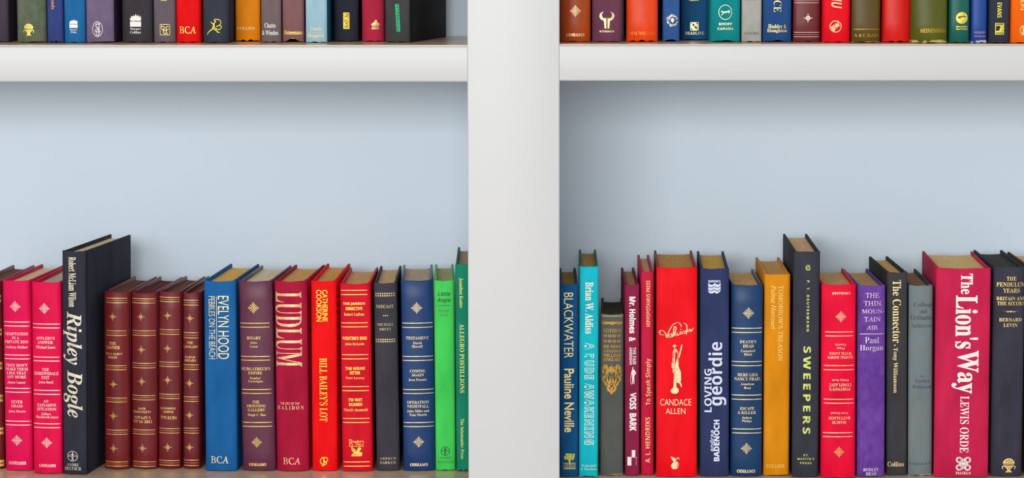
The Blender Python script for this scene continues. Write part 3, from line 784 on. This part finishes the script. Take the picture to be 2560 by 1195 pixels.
book('LL', 'red book with five pairs of yellow rules and a winged horse emblem', (847.5, 928, 709), (857, 931, 1179), (214, 8, 38),
     [BD('E', 1008, 1263, [320, 360]), T('E', 'THE JANSON', 'X', 1035, 1242, 432, 462), T('E', 'DIRECTIVE', 'X', 1062, 1217, 475, 505), A('E', 'Robert Ludlum', 'B', 1045, 1235, 530, 557), BD('E', 1015, 1268, [624, 661]),
      T('E', "WINTER'S END", 'X', 1028, 1260, 752, 783), A('E', 'John Rickards', 'B', 1055, 1235, 808, 835), BD('E', 1022, 1272, [921, 960]), T('E', 'THE HOUSE', 'X', 1057, 1240, 1035, 1063), T('E', 'SITTER', 'X', 1100, 1197, 1075, 1105), A('E', 'Peter Lovesey', 'B', 1062, 1238, 1127, 1154),
      BD('F', 1045, 1298, [328, 367]), T('F', "I'M NOT", 'X', 1105, 1237, 438, 468), T('F', 'SCARED', 'X', 1108, 1238, 482, 512), A('F', 'Niccolò Ammaniti', 'B', 1058, 1290, 533, 562), BD('F', 1050, 1304, [630, 668]),
      PB('F', 'R', 'U', 1108, 1150, 828, 885), PB('F', "eader's", 'B', 1146, 1250, 832, 862), PB('F', 'Digest', 'B', 1172, 1250, 866, 888), ('publisher_name', None, ('R',), px('F', 1108, 1252, 891, 896), 0),
      EM('F', 'pegasus', 1130, 1240, 895, 988), BD('F', 1058, 1310, [1042, 1082])],
     back=(870.6, 668), kind='paper', pages=(206, 160, 104), bulge=1.5, ink=((255, 212, 90), 1))
book('LL', 'charcoal book with rows of gold diamonds, left of the post', (932, 993, 707.5), (942, 998.5, 1178), (62, 60, 70),
     [EM('G', 'diamonds', 363, 550, 488, 530, role='gilt_band'), T('G', 'DIECAST', 'B', 373, 537, 605, 635), EM('G', 'dots3', 437, 488, 696, 712), A('G', 'MICHAEL', 'R', 380, 540, 775, 800), A('G', 'BRETT', 'R', 405, 515, 820, 843), EM('G', 'diamonds', 368, 554, 918, 958, role='gilt_band'),
      PB('H', 'ARTHUR', 'R', 413, 572, 998, 1020), PB('H', 'BARKER', 'R', 415, 570, 1035, 1060)],
     back=(947, 664), kind='cloth', pages=(206, 172, 122), bulge=3, ink=((206, 188, 136), 1))
book('LL', 'navy book with a gold flower ornament, beside the light green book', (1000, 1082.5, 701), (1009, 1087, 1178), (16, 58, 112),
     [EC('G', 'fleuron', 753, 633, 52), BD('G', 610, 903, [775, 815]), T('G', 'TESTAMENT', 'B', 652, 865, 900, 928), A('G', 'David', 'B', 720, 800, 948, 972), A('G', 'Morrell', 'B', 708, 808, 980, 1005), BD('G', 614, 906, [1086, 1123]),
      T('H', 'COMING', 'B', 700, 848, 165, 193), T('H', 'AGAIN', 'B', 715, 833, 202, 230), A('H', 'Jean Francis', 'B', 688, 860, 250, 275), BD('H', 635, 928, [355, 392]), T('H', 'OPERATION', 'B', 673, 882, 462, 490), T('H', 'NIGHTFALL', 'B', 675, 882, 500, 528),
      A('H', 'John Miles and', 'B', 673, 883, 546, 573), A('H', 'Tom Morris', 'B', 695, 862, 582, 606), BD('H', 640, 934, [668, 706]), EC('H', 'fleuron', 785, 852, 52), PB('H', 'ODHAMS', 'Z', 702, 873, 1053, 1082)],
     back=(1004.5, 661), kind='leather', pages=(186, 166, 142), bulge=3, ink=((252, 226, 168), 1))
book('LL', 'light green book with dark italic lettering', (1083.5, 1136, 701), (1089, 1138.5, 1176.5), (70, 214, 92),
     [T('G', 'Little', 'Q', 950, 1068, 482, 522), T('G', 'Angie', 'Q', 943, 1068, 540, 590), ('printed_line', None, ('R',), px('G', 943, 1068, 610, 614), 0), EM('G', 'dots3', 990, 1020, 606, 618), A('G', 'Emma', 'q', 957, 1055, 642, 672, ((60, 140, 80), 0)), A('G', 'Cave', 'q', 968, 1045, 682, 710, ((60, 140, 80), 0)),
      EC('H', 'arrow_ring', 1036, 940, 43), PB('H', 'ANDRE', 'R', 980, 1095, 992, 1015, ((40, 110, 50), 0)), PB('H', 'DEUTSCH', 'R', 963, 1115, 1030, 1057, ((40, 110, 50), 0))],
     back=(1085, 660), kind='paper', pages=(178, 166, 126), bulge=1.5, ink=((28, 66, 40), 0))
book('LL', 'emerald green book half hidden behind the post', (1137.5, 1178, 660), (1140.5, 1180, 1179), (14, 134, 104),
     [A('G', 'Jonathan Keates', 'B', 1148, 1185, 355, 632, rot=90), T('P', 'ALLEGRO POSTILLIONS', 'B', 1149.5, 1161, 810, 982, rot=90), PB('H', 'The Salamander Press', 'B', 1183, 1215, 632, 1012, rot=90)],
     back=(1142.7, 617), kind='cloth', pages=(176, 150, 122), bulge=1.5, ink=((226, 214, 96), 1), notch=-.0018, board=(48, 110, 84))
# ------------------------------------------------------------------ lower shelf, right of the post
book('LR', 'deep blue book with thin gold lettering, right against the post', (1398, 1445.5, 710), (1400, 1446, 1193), (6, 84, 140),
     [T('a', 'BLACKWATER', 'N', 73, 162, 492, 1103, rot=90), A('b', 'Pauline Neville', 'M', 77, 172, 158, 762, rot=90), EM('b', 'tree_fence', 70, 185, 950, 1110, ((226, 210, 70), 1))],
     back=(1441, 669), side='R', kind='cloth', pages=(170, 132, 60), bulge=1.0, ink=((250, 222, 140), 1))
book('LR', 'turquoise book with wavy outlined lettering', (1448, 1497, 666), (1447, 1495, 1193.5), (4, 190, 206),
     [A('a', 'Brian W. Aldiss', 'Z', 272, 350, 392, 875, rot=90), T('P', 'A RUDE AWAKENING', 'O', 1461, 1485, 857, 1112, rot=90), ('title', 'cover', ('T', 'A RUDE AWAKENING', 'P'), px('P', 1463, 1483, 859, 1110), 90),
      PB('b', 'Weidenfeld', 'B', 240, 380, 1066, 1090, ((180, 222, 200), 0)), PB('b', '& Nicolson', 'B', 235, 385, 1098, 1120, ((180, 222, 200), 0))],
     back=(1445.5, 623), kind='paper', pages=(172, 136, 86), bulge=.6, ink=((244, 240, 222), 0), board=(40, 112, 74), notch=.0012)
OLDG = ((214, 158, 48), 1)
book('LR', 'shortest book, worn grey green cloth with an old gold heart of flowers', (1501, 1560, 785), (1500, 1558.7, 1190), (84, 90, 90),
     [EM('a', 'scroll_band', 437, 608, 752, 797, role='gilt_band'), T('a', 'EOTHEN', 'U', 440, 607, 828, 863), EM('a', 'circles', 440, 605, 878, 908), EM('a', 'circles', 440, 605, 928, 958), A('a', 'BY', 'B', 443, 500, 980, 1008), EM('a', 'circles', 510, 605, 978, 1008),
      A('a', 'ALEXANDER', 'B', 440, 605, 1023, 1048), A('a', 'WILLIAM', 'B', 440, 605, 1060, 1092), A('a', 'KINGLAKE', 'B', 440, 605, 1100, 1130), EM('b', 'heart', 433, 622, 118, 402),
      ('gilt_line', ((150, 132, 90), 0), ('R',), px('a', 425, 630, 700, 718), 0)],
     back=(1502, 747), kind='cloth', pages=(70, 72, 56), bulge=3, ink=OLDG, mottle=(92, 94, 84), board=(62, 66, 54), wear=((150, 135, 100), .006, .35))
book('LR', 'narrow maroon book with bold white lettering and a standing man figure', (1561, 1599, 710.5), (1562, 1599.5, 1190), (144, 30, 72),
     [T('a', 'Mr. Holmes', 'X', 683, 745, 528, 872, rot=90), T('a', '&', 'X', 680, 742, 905, 948, rot=90), T('P', 'THE FAIR', 'S', 1582, 1590, 868, 911.5, rot=90), T('P', 'ARMENIAN', 'S', 1573.5, 1580.5, 868, 911.5, rot=90),
      EM('b', 'man', 700, 762, 140, 310), A('b', 'VOSS', 'X', 697, 762, 385, 545, rot=90), A('b', 'BARK', 'X', 697, 762, 580, 750, rot=90), EM('b', 'blocks', 675, 765, 930, 1076)],
     back=(1551, 668), kind='cloth', pages=(176, 140, 98), bulge=1.5, ink=WHT, cap=.0012)
book('LR', 'slim raspberry book with peach lettering reading upwards', (1601, 1635.5, 678), (1602, 1635, 1188.5), (200, 24, 66),
     [PB('a', 'HIPPOPOTAMUS PRESS', 'S', 843, 880, 378, 808, rot=-90), T('P', 'To Speak Simply', 'S', 1614, 1629.5, 896, 1012.6, rot=-90), A('b', 'A. L. HENDRIKS', 'S', 848, 893, 618, 1050, rot=-90)],
     back=(1592, 636), kind='paper', pages=(206, 172, 136), bulge=1.5, ink=((252, 200, 130), 1))
book('LR', 'wide bright red book with a trumpet picture and an apple emblem', (1640, 1745, 668.5), (1641, 1741.5, 1193), (246, 6, 24),
     [EM('P', 'signature', 1648, 1734, 805, 846, role='title'), EM('P', 'trumpet', 1675, 1706, 861, 984), A('b', 'CANDACE', 'N', 988, 1282, 445, 507), A('b', 'ALLEN', 'N', 1040, 1228, 533, 587), EM('b', 'apple', 1085, 1175, 988, 1112)],
     back=(1633, 625), kind='paper', pages=(196, 146, 76), bulge=1.5, ink=((250, 232, 178), 0), board=(160, 30, 34))
LIL = ((222, 226, 250), 0)
book('LR', 'slate blue book with large white lower case lettering reading upwards', (1749, 1824, 671), (1750, 1822, 1192), (44, 56, 98),
     [PB('c', 'CRIME', 'X', 248, 355, 493, 513, rot=180), EM('c', 'waves', 248, 357, 516, 610), T('P', 'geordie', 'S', 1771, 1816, 855, 1014, rot=-90), T('d', 'LOVING', 'S', 217, 283, 222, 607, rot=-90),
      A('d', 'andrea', 'S', 265, 300, 768, 958, rot=-90), A('d', 'BADENOCH', 'X', 300, 352, 675, 1045, rot=-90)],
     back=(1741, 627), kind='cloth', pages=(206, 164, 74), bulge=1.5, ink=LIL)
book('LR', 'navy book with gilt double rules, between the slate blue and mustard books', (1828, 1909, 712), (1827, 1904.5, 1192), (10, 58, 104),
     [EC('c', 'fleuron', 602, 782, 50), BD('c', 455, 730, [915, 952]), T('c', "DEATH'S", 'B', 525, 670, 1020, 1047), T('c', 'HEAD', 'B', 552, 648, 1058, 1085), A('c', 'Campbell', 'B', 535, 660, 1103, 1130), A('c', 'Black', 'B', 562, 635, 1133, 1155),
      BD('d', 462, 734, [157, 193]), T('d', 'HERE LIES', 'B', 513, 692, 260, 287), T('d', 'NANCY FRAIL', 'B', 485, 720, 297, 325), A('d', 'Jonathan', 'B', 542, 660, 345, 368), A('d', 'Ross', 'B', 570, 632, 378, 400), BD('d', 462, 732, [455, 493]),
      T('d', 'ESCAPE', 'B', 535, 662, 560, 587), T('d', 'A KILLER', 'B', 513, 678, 597, 623), A('d', 'Judson', 'B', 553, 640, 645, 668), A('d', 'Philips', 'B', 553, 640, 675, 700), BD('d', 466, 728, [757, 793]), EC('d', 'fleuron', 592, 930, 50), PB('d', 'ODHAMS', 'Z', 507, 670, 1118, 1148)],
     back=(1887, 671), side='R', kind='leather', pages=(214, 172, 110), bulge=3.5, ink=((252, 228, 170), 1))
book('LR', 'mustard yellow book with pale lettering running down', (1911, 1977, 685), (1908.5, 1973, 1190), (222, 142, 6),
     [T('P', "TOMORROW'S TREASON", 'U', 1945.5, 1957.5, 713.7, 902, rot=90), A('c', 'Palma Harcourt', 'I', 800, 845, 540, 925, rot=90), PB('d', 'COLLINS', 'U', 772, 930, 1073, 1103)],
     back=(1888, 642), kind='paper', pages=(206, 160, 100), bulge=1.2, ink=((255, 222, 130), 0), wear=((150, 110, 40), .003, .3))
YG = ((214, 224, 112), 1)
book('LR', 'tallest dark slate book, with wide yellow green capitals down its spine', (1984, 2051.5, 628), (1980, 2046, 1193.5), (54, 56, 68),
     [EC('c', 'squiggle', 1125, 383, 24), A('c', 'P. T. DEUTERMANN', 'G', 1112, 1135, 495, 945, rot=90), T('P', 'SWEEPERS', 'G', 2007.5, 2026.6, 866, 1085, rot=90), PB('d', 'ST.', 'G', 1100, 1150, 982, 1000), PB('d', "MARTIN'S", 'G', 1048, 1195, 1015, 1033), PB('d', 'PRESS', 'G', 1070, 1172, 1052, 1070)],
     back=(1957, 580), kind='cloth', pages=(220, 176, 130), bulge=1.5, ink=YG, board=(42, 44, 46))
book('LR', 'red pink book with its lettering upside down', (2053, 2142.5, 711), (2054, 2137, 1196), (236, 4, 56),
     [PB('e', 'ODHAMS', 'Z', 320, 503, 518, 543, rot=180), EC('e', 'fleuron', 408, 763, 55), BD('e', 250, 530, [915, 955]), A('e', 'Caserta', 'B', 350, 460, 1033, 1055, rot=180), A('e', 'Peggy', 'B', 362, 445, 1065, 1090, rot=180),
      T('e', 'WITH JANIS', 'B', 293, 515, 1113, 1142, rot=180), T('e', 'GOING DOWN', 'B', 275, 525, 1153, 1182, rot=180), BD('f', 225, 510, [128, 168]), A('f', 'Philip Roth', 'B', 303, 462, 253, 277, rot=180), T('f', 'COMPLAINT', 'B', 275, 487, 297, 327, rot=180), T('f', "PORTNOY'S", 'B', 278, 478, 338, 367, rot=180),
      BD('f', 225, 508, [448, 485]), A('f', 'Sven Hassel', 'B', 292, 455, 570, 590, rot=180), T('f', 'BATTALION', 'B', 272, 477, 612, 640, rot=180), T('f', 'MARCH', 'B', 305, 440, 653, 680, rot=180), BD('f', 218, 498, [765, 802]), EC('f', 'fleuron', 370, 947, 50, GOLD)],
     back=(2113, 670), side='R', kind='paper', pages=(206, 164, 112), bulge=2.5, ink=((252, 218, 170), 1))
book('LR', 'purple book with five lines of silver capitals', (2144.5, 2214, 713.5), (2141.5, 2213, 1193), (94, 52, 148),
     [T('e', 'THE', 'U', 653, 790, 527, 575), T('e', 'THIN', 'U', 635, 808, 608, 655), T('e', 'MOUN-', 'U', 617, 843, 690, 730), T('e', 'TAIN', 'U', 637, 803, 765, 812), T('e', 'AIR', 'U', 662, 777, 850, 892), LN('e', 595, 843, 935, 7),
      A('e', 'Paul', 'R', 648, 785, 967, 1027), A('e', 'Horgan', 'R', 597, 832, 1045, 1115), PB('f', 'BODLEY', 'B', 600, 747, 1100, 1130), PB('f', 'HEAD', 'B', 625, 723, 1140, 1168)],
     back=(2172, 671), side='R', kind='cloth', pages=(188, 150, 98), bulge=2, ink=((236, 214, 224), 1), mottle=(116, 76, 166))
book('LR', 'charcoal book with a pale gold title running down, beside the purple book', (2217, 2270, 680.5), (2216, 2268.5, 1189), (60, 60, 64),
     [T('e', 'The Connector', 'B', 922, 1007, 398, 1025, rot=90), A('P', '·', 'X', 2235, 2239, 861, 865), A('P', 'Tony Williamson', 'B', 2231, 2244, 869, 982, rot=90), PB('f', 'Collins', 'B', 830, 985, 1040, 1085)],
     back=(2172, 640), kind='cloth', pages=(202, 156, 96), bulge=1.5, ink=((255, 226, 160), 1), board=(40, 42, 38))
INKB = ((52, 62, 82), 0)
book('LR', 'faded grey blue cloth book with dark printed title', (2273, 2334, 713.5), (2270.5, 2331.5, 1190), (112, 132, 140),
     [T('g', 'College', 'R', 97, 287, 620, 675), T('g', 'and', 'R', 153, 227, 690, 730), T('g', 'Ordination', 'R', 68, 305, 745, 795), T('g', 'Addresses', 'R', 75, 298, 830, 872), A('h', 'by', 'R', 155, 190, 218, 243), A('h', 'Forbes', 'R', 105, 240, 257, 290), A('h', 'Robinson', 'R', 80, 262, 312, 345), PB('h', 'Longmans & Co', 'R', 50, 262, 1040, 1078)],
     back=(2293, 671), side='R', kind='cloth', pages=(136, 108, 80), bulge=3, ink=INKB, mottle=(124, 126, 122), board=(60, 70, 76), wear=((190, 190, 180), .003, .3))
book('LR', 'widest crimson book with large white lettering running down', (2341, 2479, 670), (2336.5, 2469.5, 1193.5), (200, 30, 76),
     [T('g', 'The', 'Z', 565, 685, 335, 540, rot=90), T('P', "Lion's", 'Z', 2388, 2446, 738.6, 872, rot=90), T('P', 'Way', 'Z', 2379, 2446, 876, 984, rot=90), A('h', 'LEWIS ORDE', 'B', 530, 615, 418, 955, rot=90), EM('h', 'loops', 490, 635, 990, 1128), PB('h', 'PIATKUS', 'B', 490, 632, 1135, 1160)],
     back=(2305, 627), kind='cloth', pages=(220, 184, 124), bulge=1.2, ink=WHT, fore=.005)
book('LR', 'dark grey book with gold capitals and a dark page block, at the far right', (2486, 2564, 667), (2477, 2556, 1192), (56, 56, 70),
     [T('g', 'THE', 'B', 1022, 1120, 365, 403), T('g', 'PENDULUM', 'B', 922, 1215, 422, 465), T('g', 'YEARS', 'B', 987, 1153, 482, 525), T('g', 'BRITAIN AND', 'B', 922, 1215, 565, 600, 'subtitle'), T('g', 'THE SIXTIES', 'B', 930, 1205, 613, 650, 'subtitle'), EM('g', 'flourish', 993, 1135, 696, 728),
      A('g', 'BERNARD', 'B', 947, 1172, 775, 812), A('g', 'LEVIN', 'B', 990, 1130, 830, 865), EM('h', 'mushroom', 930, 1055, 1005, 1140)],
     back=(2435, 624), kind='cloth', pages=(66, 64, 60), bulge=2.5, ink=((250, 216, 130), 1), board=(40, 52, 54))
book('LR', 'brown book almost wholly out of frame, only its tan pages in view', (2573, 2640, 668), (2567, 2632, 1192), (96, 60, 44), [],
     yaw=0, kind='cloth', pages=(222, 184, 140), bulge=2)
# ------------------------------------------------------------------ upper shelf, left of the post
book('UL', 'dark plum grey book at the left edge of the upper shelf', None, (-46, 22, 105.5), (68, 60, 72), [], h=.205, kind='cloth', bulge=1)
book('UL', 'mottled grey green book with a gold mushroom emblem', None, (41, 115, 107), (78, 96, 78), [EM('X', 'mushroom', 320, 462, 320, 483, ((226, 200, 90), 1))], h=.21, kind='cloth', mottle=(110, 114, 92), bulge=4, wear=((60, 60, 50), .004, .35))
book('UL', 'narrow indigo book with orange letters', None, (117, 158.5, 107), (42, 66, 132), [T('X', 'onds', 'B', 697, 745, -10, 127, rot=90, ink=((250, 160, 40), 0))], h=.20, kind='cloth', mottle=(62, 70, 126), bulge=2, notch=-.0012)
book('UL', 'sky blue book with a small white flame emblem', None, (159.5, 214, 107), (28, 106, 164), [EM('X', 'flame', 943, 1055, 262, 380), PB('X', 'Harper', 'B', 948, 1052, 392, 420), PB('X', 'Prism', 'B', 962, 1040, 422, 450)], h=.205, kind='cloth', bulge=2.5, ink=WHT)
book('UL', 'greyish lavender book with a white oval monogram', None, (215, 285, 107), (108, 92, 122), [EM('X', 'oval', 1254, 1396, 292, 500)], h=.215, kind='cloth', mottle=(122, 104, 132), bulge=1.2, ink=WHT, board=(70, 50, 80), yaw=1, wear=((60, 45, 60), .0035, .33))
book('UL', 'black book with a white flame emblem', None, (304, 381, 106.5), (58, 54, 60), [EM('X', 'flame', 1767, 1918, 190, 362), PB('X', 'Harper', 'B', 1770, 1915, 375, 412), PB('X', 'Collins', 'B', 1770, 1915, 420, 455)], h=.225, kind='cloth', bulge=4, ink=WHT)
book('UL', 'warm grey book with a square gold ring monogram', None, (383, 439, 106.5), (104, 94, 102), [EM('Y', 'square_rings', 108, 245, 328, 478), T('Y', 'oo', 'B', 120, 200, -10, 12)], h=.215, kind='cloth', bulge=3, ink=((224, 204, 100), 1))
book('UL', 'bright red book with three large pale gold capitals', None, (440, 503, 106.5), (236, 4, 10), [PB('Y', 'BCA', 'U', 372, 598, 358, 455)], h=.21, kind='cloth', bulge=2.5, ink=((255, 220, 110), 1))
book('UL', 'dark slate book with a yellow running figure', None, (506.5, 572, 107.5), (54, 60, 72), [EM('Y', 'runner', 748, 940, 263, 468)], h=.225, kind='cloth', bulge=4.5, ink=((244, 228, 60), 0), yaw=1)
book('UL', 'amber orange book left of the post', None, (588, 651, 103.5), (240, 142, 4), [PB('Y', 'COLLINS', 'B', 1158, 1398, 365, 403)], h=.21, kind='paper', bulge=1.5, ink=((255, 234, 180), 0), notch=-.0012)
book('UL', 'taupe book with white lettering', None, (652, 703.5, 106), (118, 100, 102), [PB('Y', 'Chatto', 'B', 1528, 1678, 312, 378), PB('Y', '& Windus', 'B', 1495, 1715, 412, 475)], h=.205, kind='cloth', bulge=1.5, ink=WHT)
book('UL', 'dusky rose book with a torn gap at its foot', None, (705, 761, 105.5), (138, 96, 96), [PB('Y', 'Heinemann', 'B', 1790, 2050, 412, 468)], h=.205, kind='cloth', bulge=1.2, notch=.0040, ink=((240, 200, 90), 1))
book('UL', 'pale sky blue book with a teal cover side', None, (763.5, 818, 106.5), (160, 196, 212), [PB('Z', 'Chatto', 'B', 85, 250, 365, 412), ('printed_line', None, ('R',), px('Z', 65, 278, 436, 440), 0), PB('Z', 'Hogarth', 'B', 50, 272, 456, 518)], h=.21, kind='paper', bulge=1.5, ink=((240, 230, 160), 0), board=(28, 106, 140), yaw=2)
book('UL', 'black book with an upright gold box', None, (834, 896, 104), (42, 42, 56), [('emblem', None, ('E', 'plate'), px('Z', 535, 618, 170, 392), 0), ('emblem', 'cover', ('T', 'PICADOR', 'B'), px('Z', 548, 606, 178, 384), 90)], h=.215, kind='cloth', bulge=4, ink=((246, 196, 60), 1))
book('UL', 'crimson book with a small gold hill emblem', None, (904, 961, 104), (186, 40, 68), [EM('Z', 'hill', 912, 1035, 268, 396)], h=.21, kind='cloth', bulge=4, ink=((252, 226, 140), 1))
book('UL', 'dark grey book with a bright green upright box, last before the post', None, (961, 1026, 106), (66, 66, 68), [('emblem', None, ('E', 'plate'), px('Z', 1248, 1300, 52, 430), 2.6), ('emblem', 'cover', ('T', 'HYPERION', 'N'), px('Z', 1256, 1292, 62, 420), 90)], h=.235, d=.158, yaw=11.5, kind='cloth', bulge=1.5, ink=((10, 196, 110), 0), board=(36, 35, 37))
# ------------------------------------------------------------------ upper shelf, right of the post
book('UR', 'glossy chestnut book against the post, with a gold flower ornament', None, (1400, 1477, 105), (172, 68, 10), [EC('x', 'fleuron', 318, 148, 78), PB('x', 'ODHAMS', 'Z', 190, 440, 452, 493)], h=.20, kind='leather', bulge=5, ink=((252, 228, 170), 1))
book('UR', 'mauve book with a gold bull horn emblem', None, (1480, 1555, 105), (112, 62, 84), [EM('x', 'bull', 642, 850, 150, 388), PB('x', 'HUTCHINSON', 'Q', 642, 848, 413, 438)], h=.215, kind='cloth', bulge=4, ink=((250, 230, 160), 1))
book('UR', 'orange red book with faint gold capitals', None, (1566, 1645, 104.5), (238, 68, 0), [PB('x', 'MACMILLAN', 'R', 1048, 1405, 428, 472)], h=.21, kind='leather', bulge=4, ink=((226, 150, 40), 1), notch=-.001)
book('UR', 'narrow blue book with a small round tree emblem', None, (1656.5, 1700, 104), (48, 92, 154), [EC('x', 'tree_ring', 1637, 275, 62), ARC('x', 'Quebaro', 'S', 1637, 275, 66, 160, 20, 62), ARC('x', 'Originals', 'S', 1637, 275, 66, 200, 340, 52, True)], h=.20, kind='cloth', bulge=1.5, ink=((252, 236, 190), 1), notch=.0020)
book('UR', 'steel blue book set back from its neighbours, with a square gold emblem', None, (1702, 1771, 100), (26, 84, 130), [EM('x', 'cap', 1840, 2000, -10, 16, ((250, 230, 60), 0)), EM('x', 'headline', 1877, 1992, 300, 415), PB('x', 'HEADLINE', 'B', 1805, 2065, 430, 470)], h=.205, kind='cloth', bulge=3, ink=((250, 232, 170), 1))
book('UR', 'teal book with a running dog in a ring', None, (1775, 1851, 105), (4, 138, 142), [EM('y', 'dog', 197, 381, 64, 268), PB('y', 'KNOPF', 'Z', 200, 382, 308, 343), PB('y', 'CANADA', 'Z', 182, 400, 372, 405)], h=.215, kind='cloth', bulge=2, ink=((252, 234, 180), 1), notch=.0012)
book('UR', 'pale grey book with dark lettering', None, (1853.5, 1904.5, 105), (168, 168, 164), [T('y', 'OXFORD', 'R', 535, 720, -35, 4), PB('y', 'OXFORD', 'R', 548, 742, 432, 475)], h=.20, kind='cloth', bulge=1, ink=((74, 78, 90), 0), mottle=(178, 176, 166))
book('UR', 'royal blue book with gold lettering and two large turned capitals', None, (1906.5, 1979, 105), (34, 76, 132), [T('P', 'CE', 'R', 1934, 1953.5, 1, 30, rot=90), PB('y', 'Hodder &', 'B', 873, 1118, 330, 385), PB('y', 'Stoughton', 'B', 860, 1128, 390, 450)], h=.22, kind='cloth', bulge=2.5, ink=((250, 224, 130), 1), notch=.0012)
book('UR', 'maroon leather book with white dotted rules and a small cross', None, (1983, 2050.5, 105), (112, 38, 44), [DB('y', 1218, 1562, -22, 38), EC('y', 'star', 1412, 245, 57), DB('y', 1220, 1565, 438, 500)], h=.20, kind='leather', bulge=2, ink=((252, 236, 214), 0))
book('UR', 'scarlet book with a tilted monogram in a cream ring', None, (2056.5, 2126, 106), (238, 6, 30), [T('P', 'NU', 'Q', 2078, 2104.5, -14, 21, rot=90), EC('y', 'ring', 1787, 360, 82), ('emblem', None, ('T', 'BW', 'X'), px('y', 1725, 1850, 325, 395), 38)], h=.215, kind='paper', bulge=1.5, ink=((255, 226, 170), 0))
book('UR', 'olive brown book with a thin gold line', None, (2129, 2201, 106.5), (92, 72, 22), [LN('P', 2133, 2200, 73, 1.6), PB('P', 'A. & C. BLACK', 'N', 2136, 2198, 84.5, 92)], h=.20, kind='leather', bulge=3, ink=((196, 150, 40), 1), wear=((150, 130, 60), .003, .3))
book('UR', 'plain tomato red book without lettering at its foot', None, (2206, 2278, 106), (226, 24, 18), [], h=.205, kind='leather', bulge=3.5, notch=-.0008)
book('UR', 'broad olive green book with a scuffed foot', None, (2281, 2369.5, 108), (86, 90, 14), [PB('z', 'HEINEMANN', 'S', 878, 1222, 388, 443)], h=.205, kind='leather', bulge=5, ink=((186, 150, 40), 1), wear=((200, 186, 110), .0075, .33))
book('UR', 'dark green book with a gold globe', None, (2373, 2424.5, 107.5), (6, 96, 84), [EC('z', 'globe', 1437, 243, 80), PB('z', 'Macmillan', 'X', 1360, 1515, 350, 372), PB('z', 'New Writing', 'X', 1360, 1515, 383, 408)], h=.21, kind='leather', bulge=2, ink=((255, 226, 90), 1), yaw=-1)
book('UR', 'cobalt blue book with a white worn patch at its foot', None, (2428, 2468.5, 107.5), (18, 70, 154), [PB('z', 'HERBERT', 'B', 1605, 1760, 427, 455), PB('z', 'JENKINS', 'B', 1605, 1760, 480, 507)], h=.20, kind='leather', bulge=1.5, ink=((190, 140, 150), 0), wear=((214, 208, 214), .006, .30))
book('UR', 'blue black book with a yellow square emblem', None, (2473, 2524, 108), (48, 54, 70), [A('z', 'EVANS', 'S', 1918, 1980, 35, 240, rot=90), EM('z', 'guild', 1890, 2010, 312, 470), ('emblem', 'cover', ('T', 'BOOK', 'X'), px('z', 1900, 2000, 322, 344), 0), ('emblem', 'cover', ('T', 'GUILD', 'X'), px('z', 1900, 2000, 436, 460), 0)], h=.205, kind='cloth', bulge=1.2, ink=((244, 224, 70), 1))
book('UR', 'orange book at the right edge of the upper shelf', None, (2526.5, 2590, 108), (248, 104, 2), [T('z', 'EN', 'N', 2232, 2290, 5, 135, rot=90), EM('z', 'gp', 2225, 2320, 350, 478)], h=.21, kind='cloth', bulge=2, ink=((255, 232, 130), 0))


# ------------------------------------------------------------------ build the books
keys = set()
for b in BOOKS:
    for it in b.items:
        for q in (it if isinstance(it, list) else [it]):
            if q[2][0] == 'T': keys.add((q[2][1], q[2][2]))
            if q[2][0] == 'A':
                for ch in q[2][1]: keys.add((ch, q[2][2]))
text_shapes(sorted(keys))
for b in BOOKS: build(b)
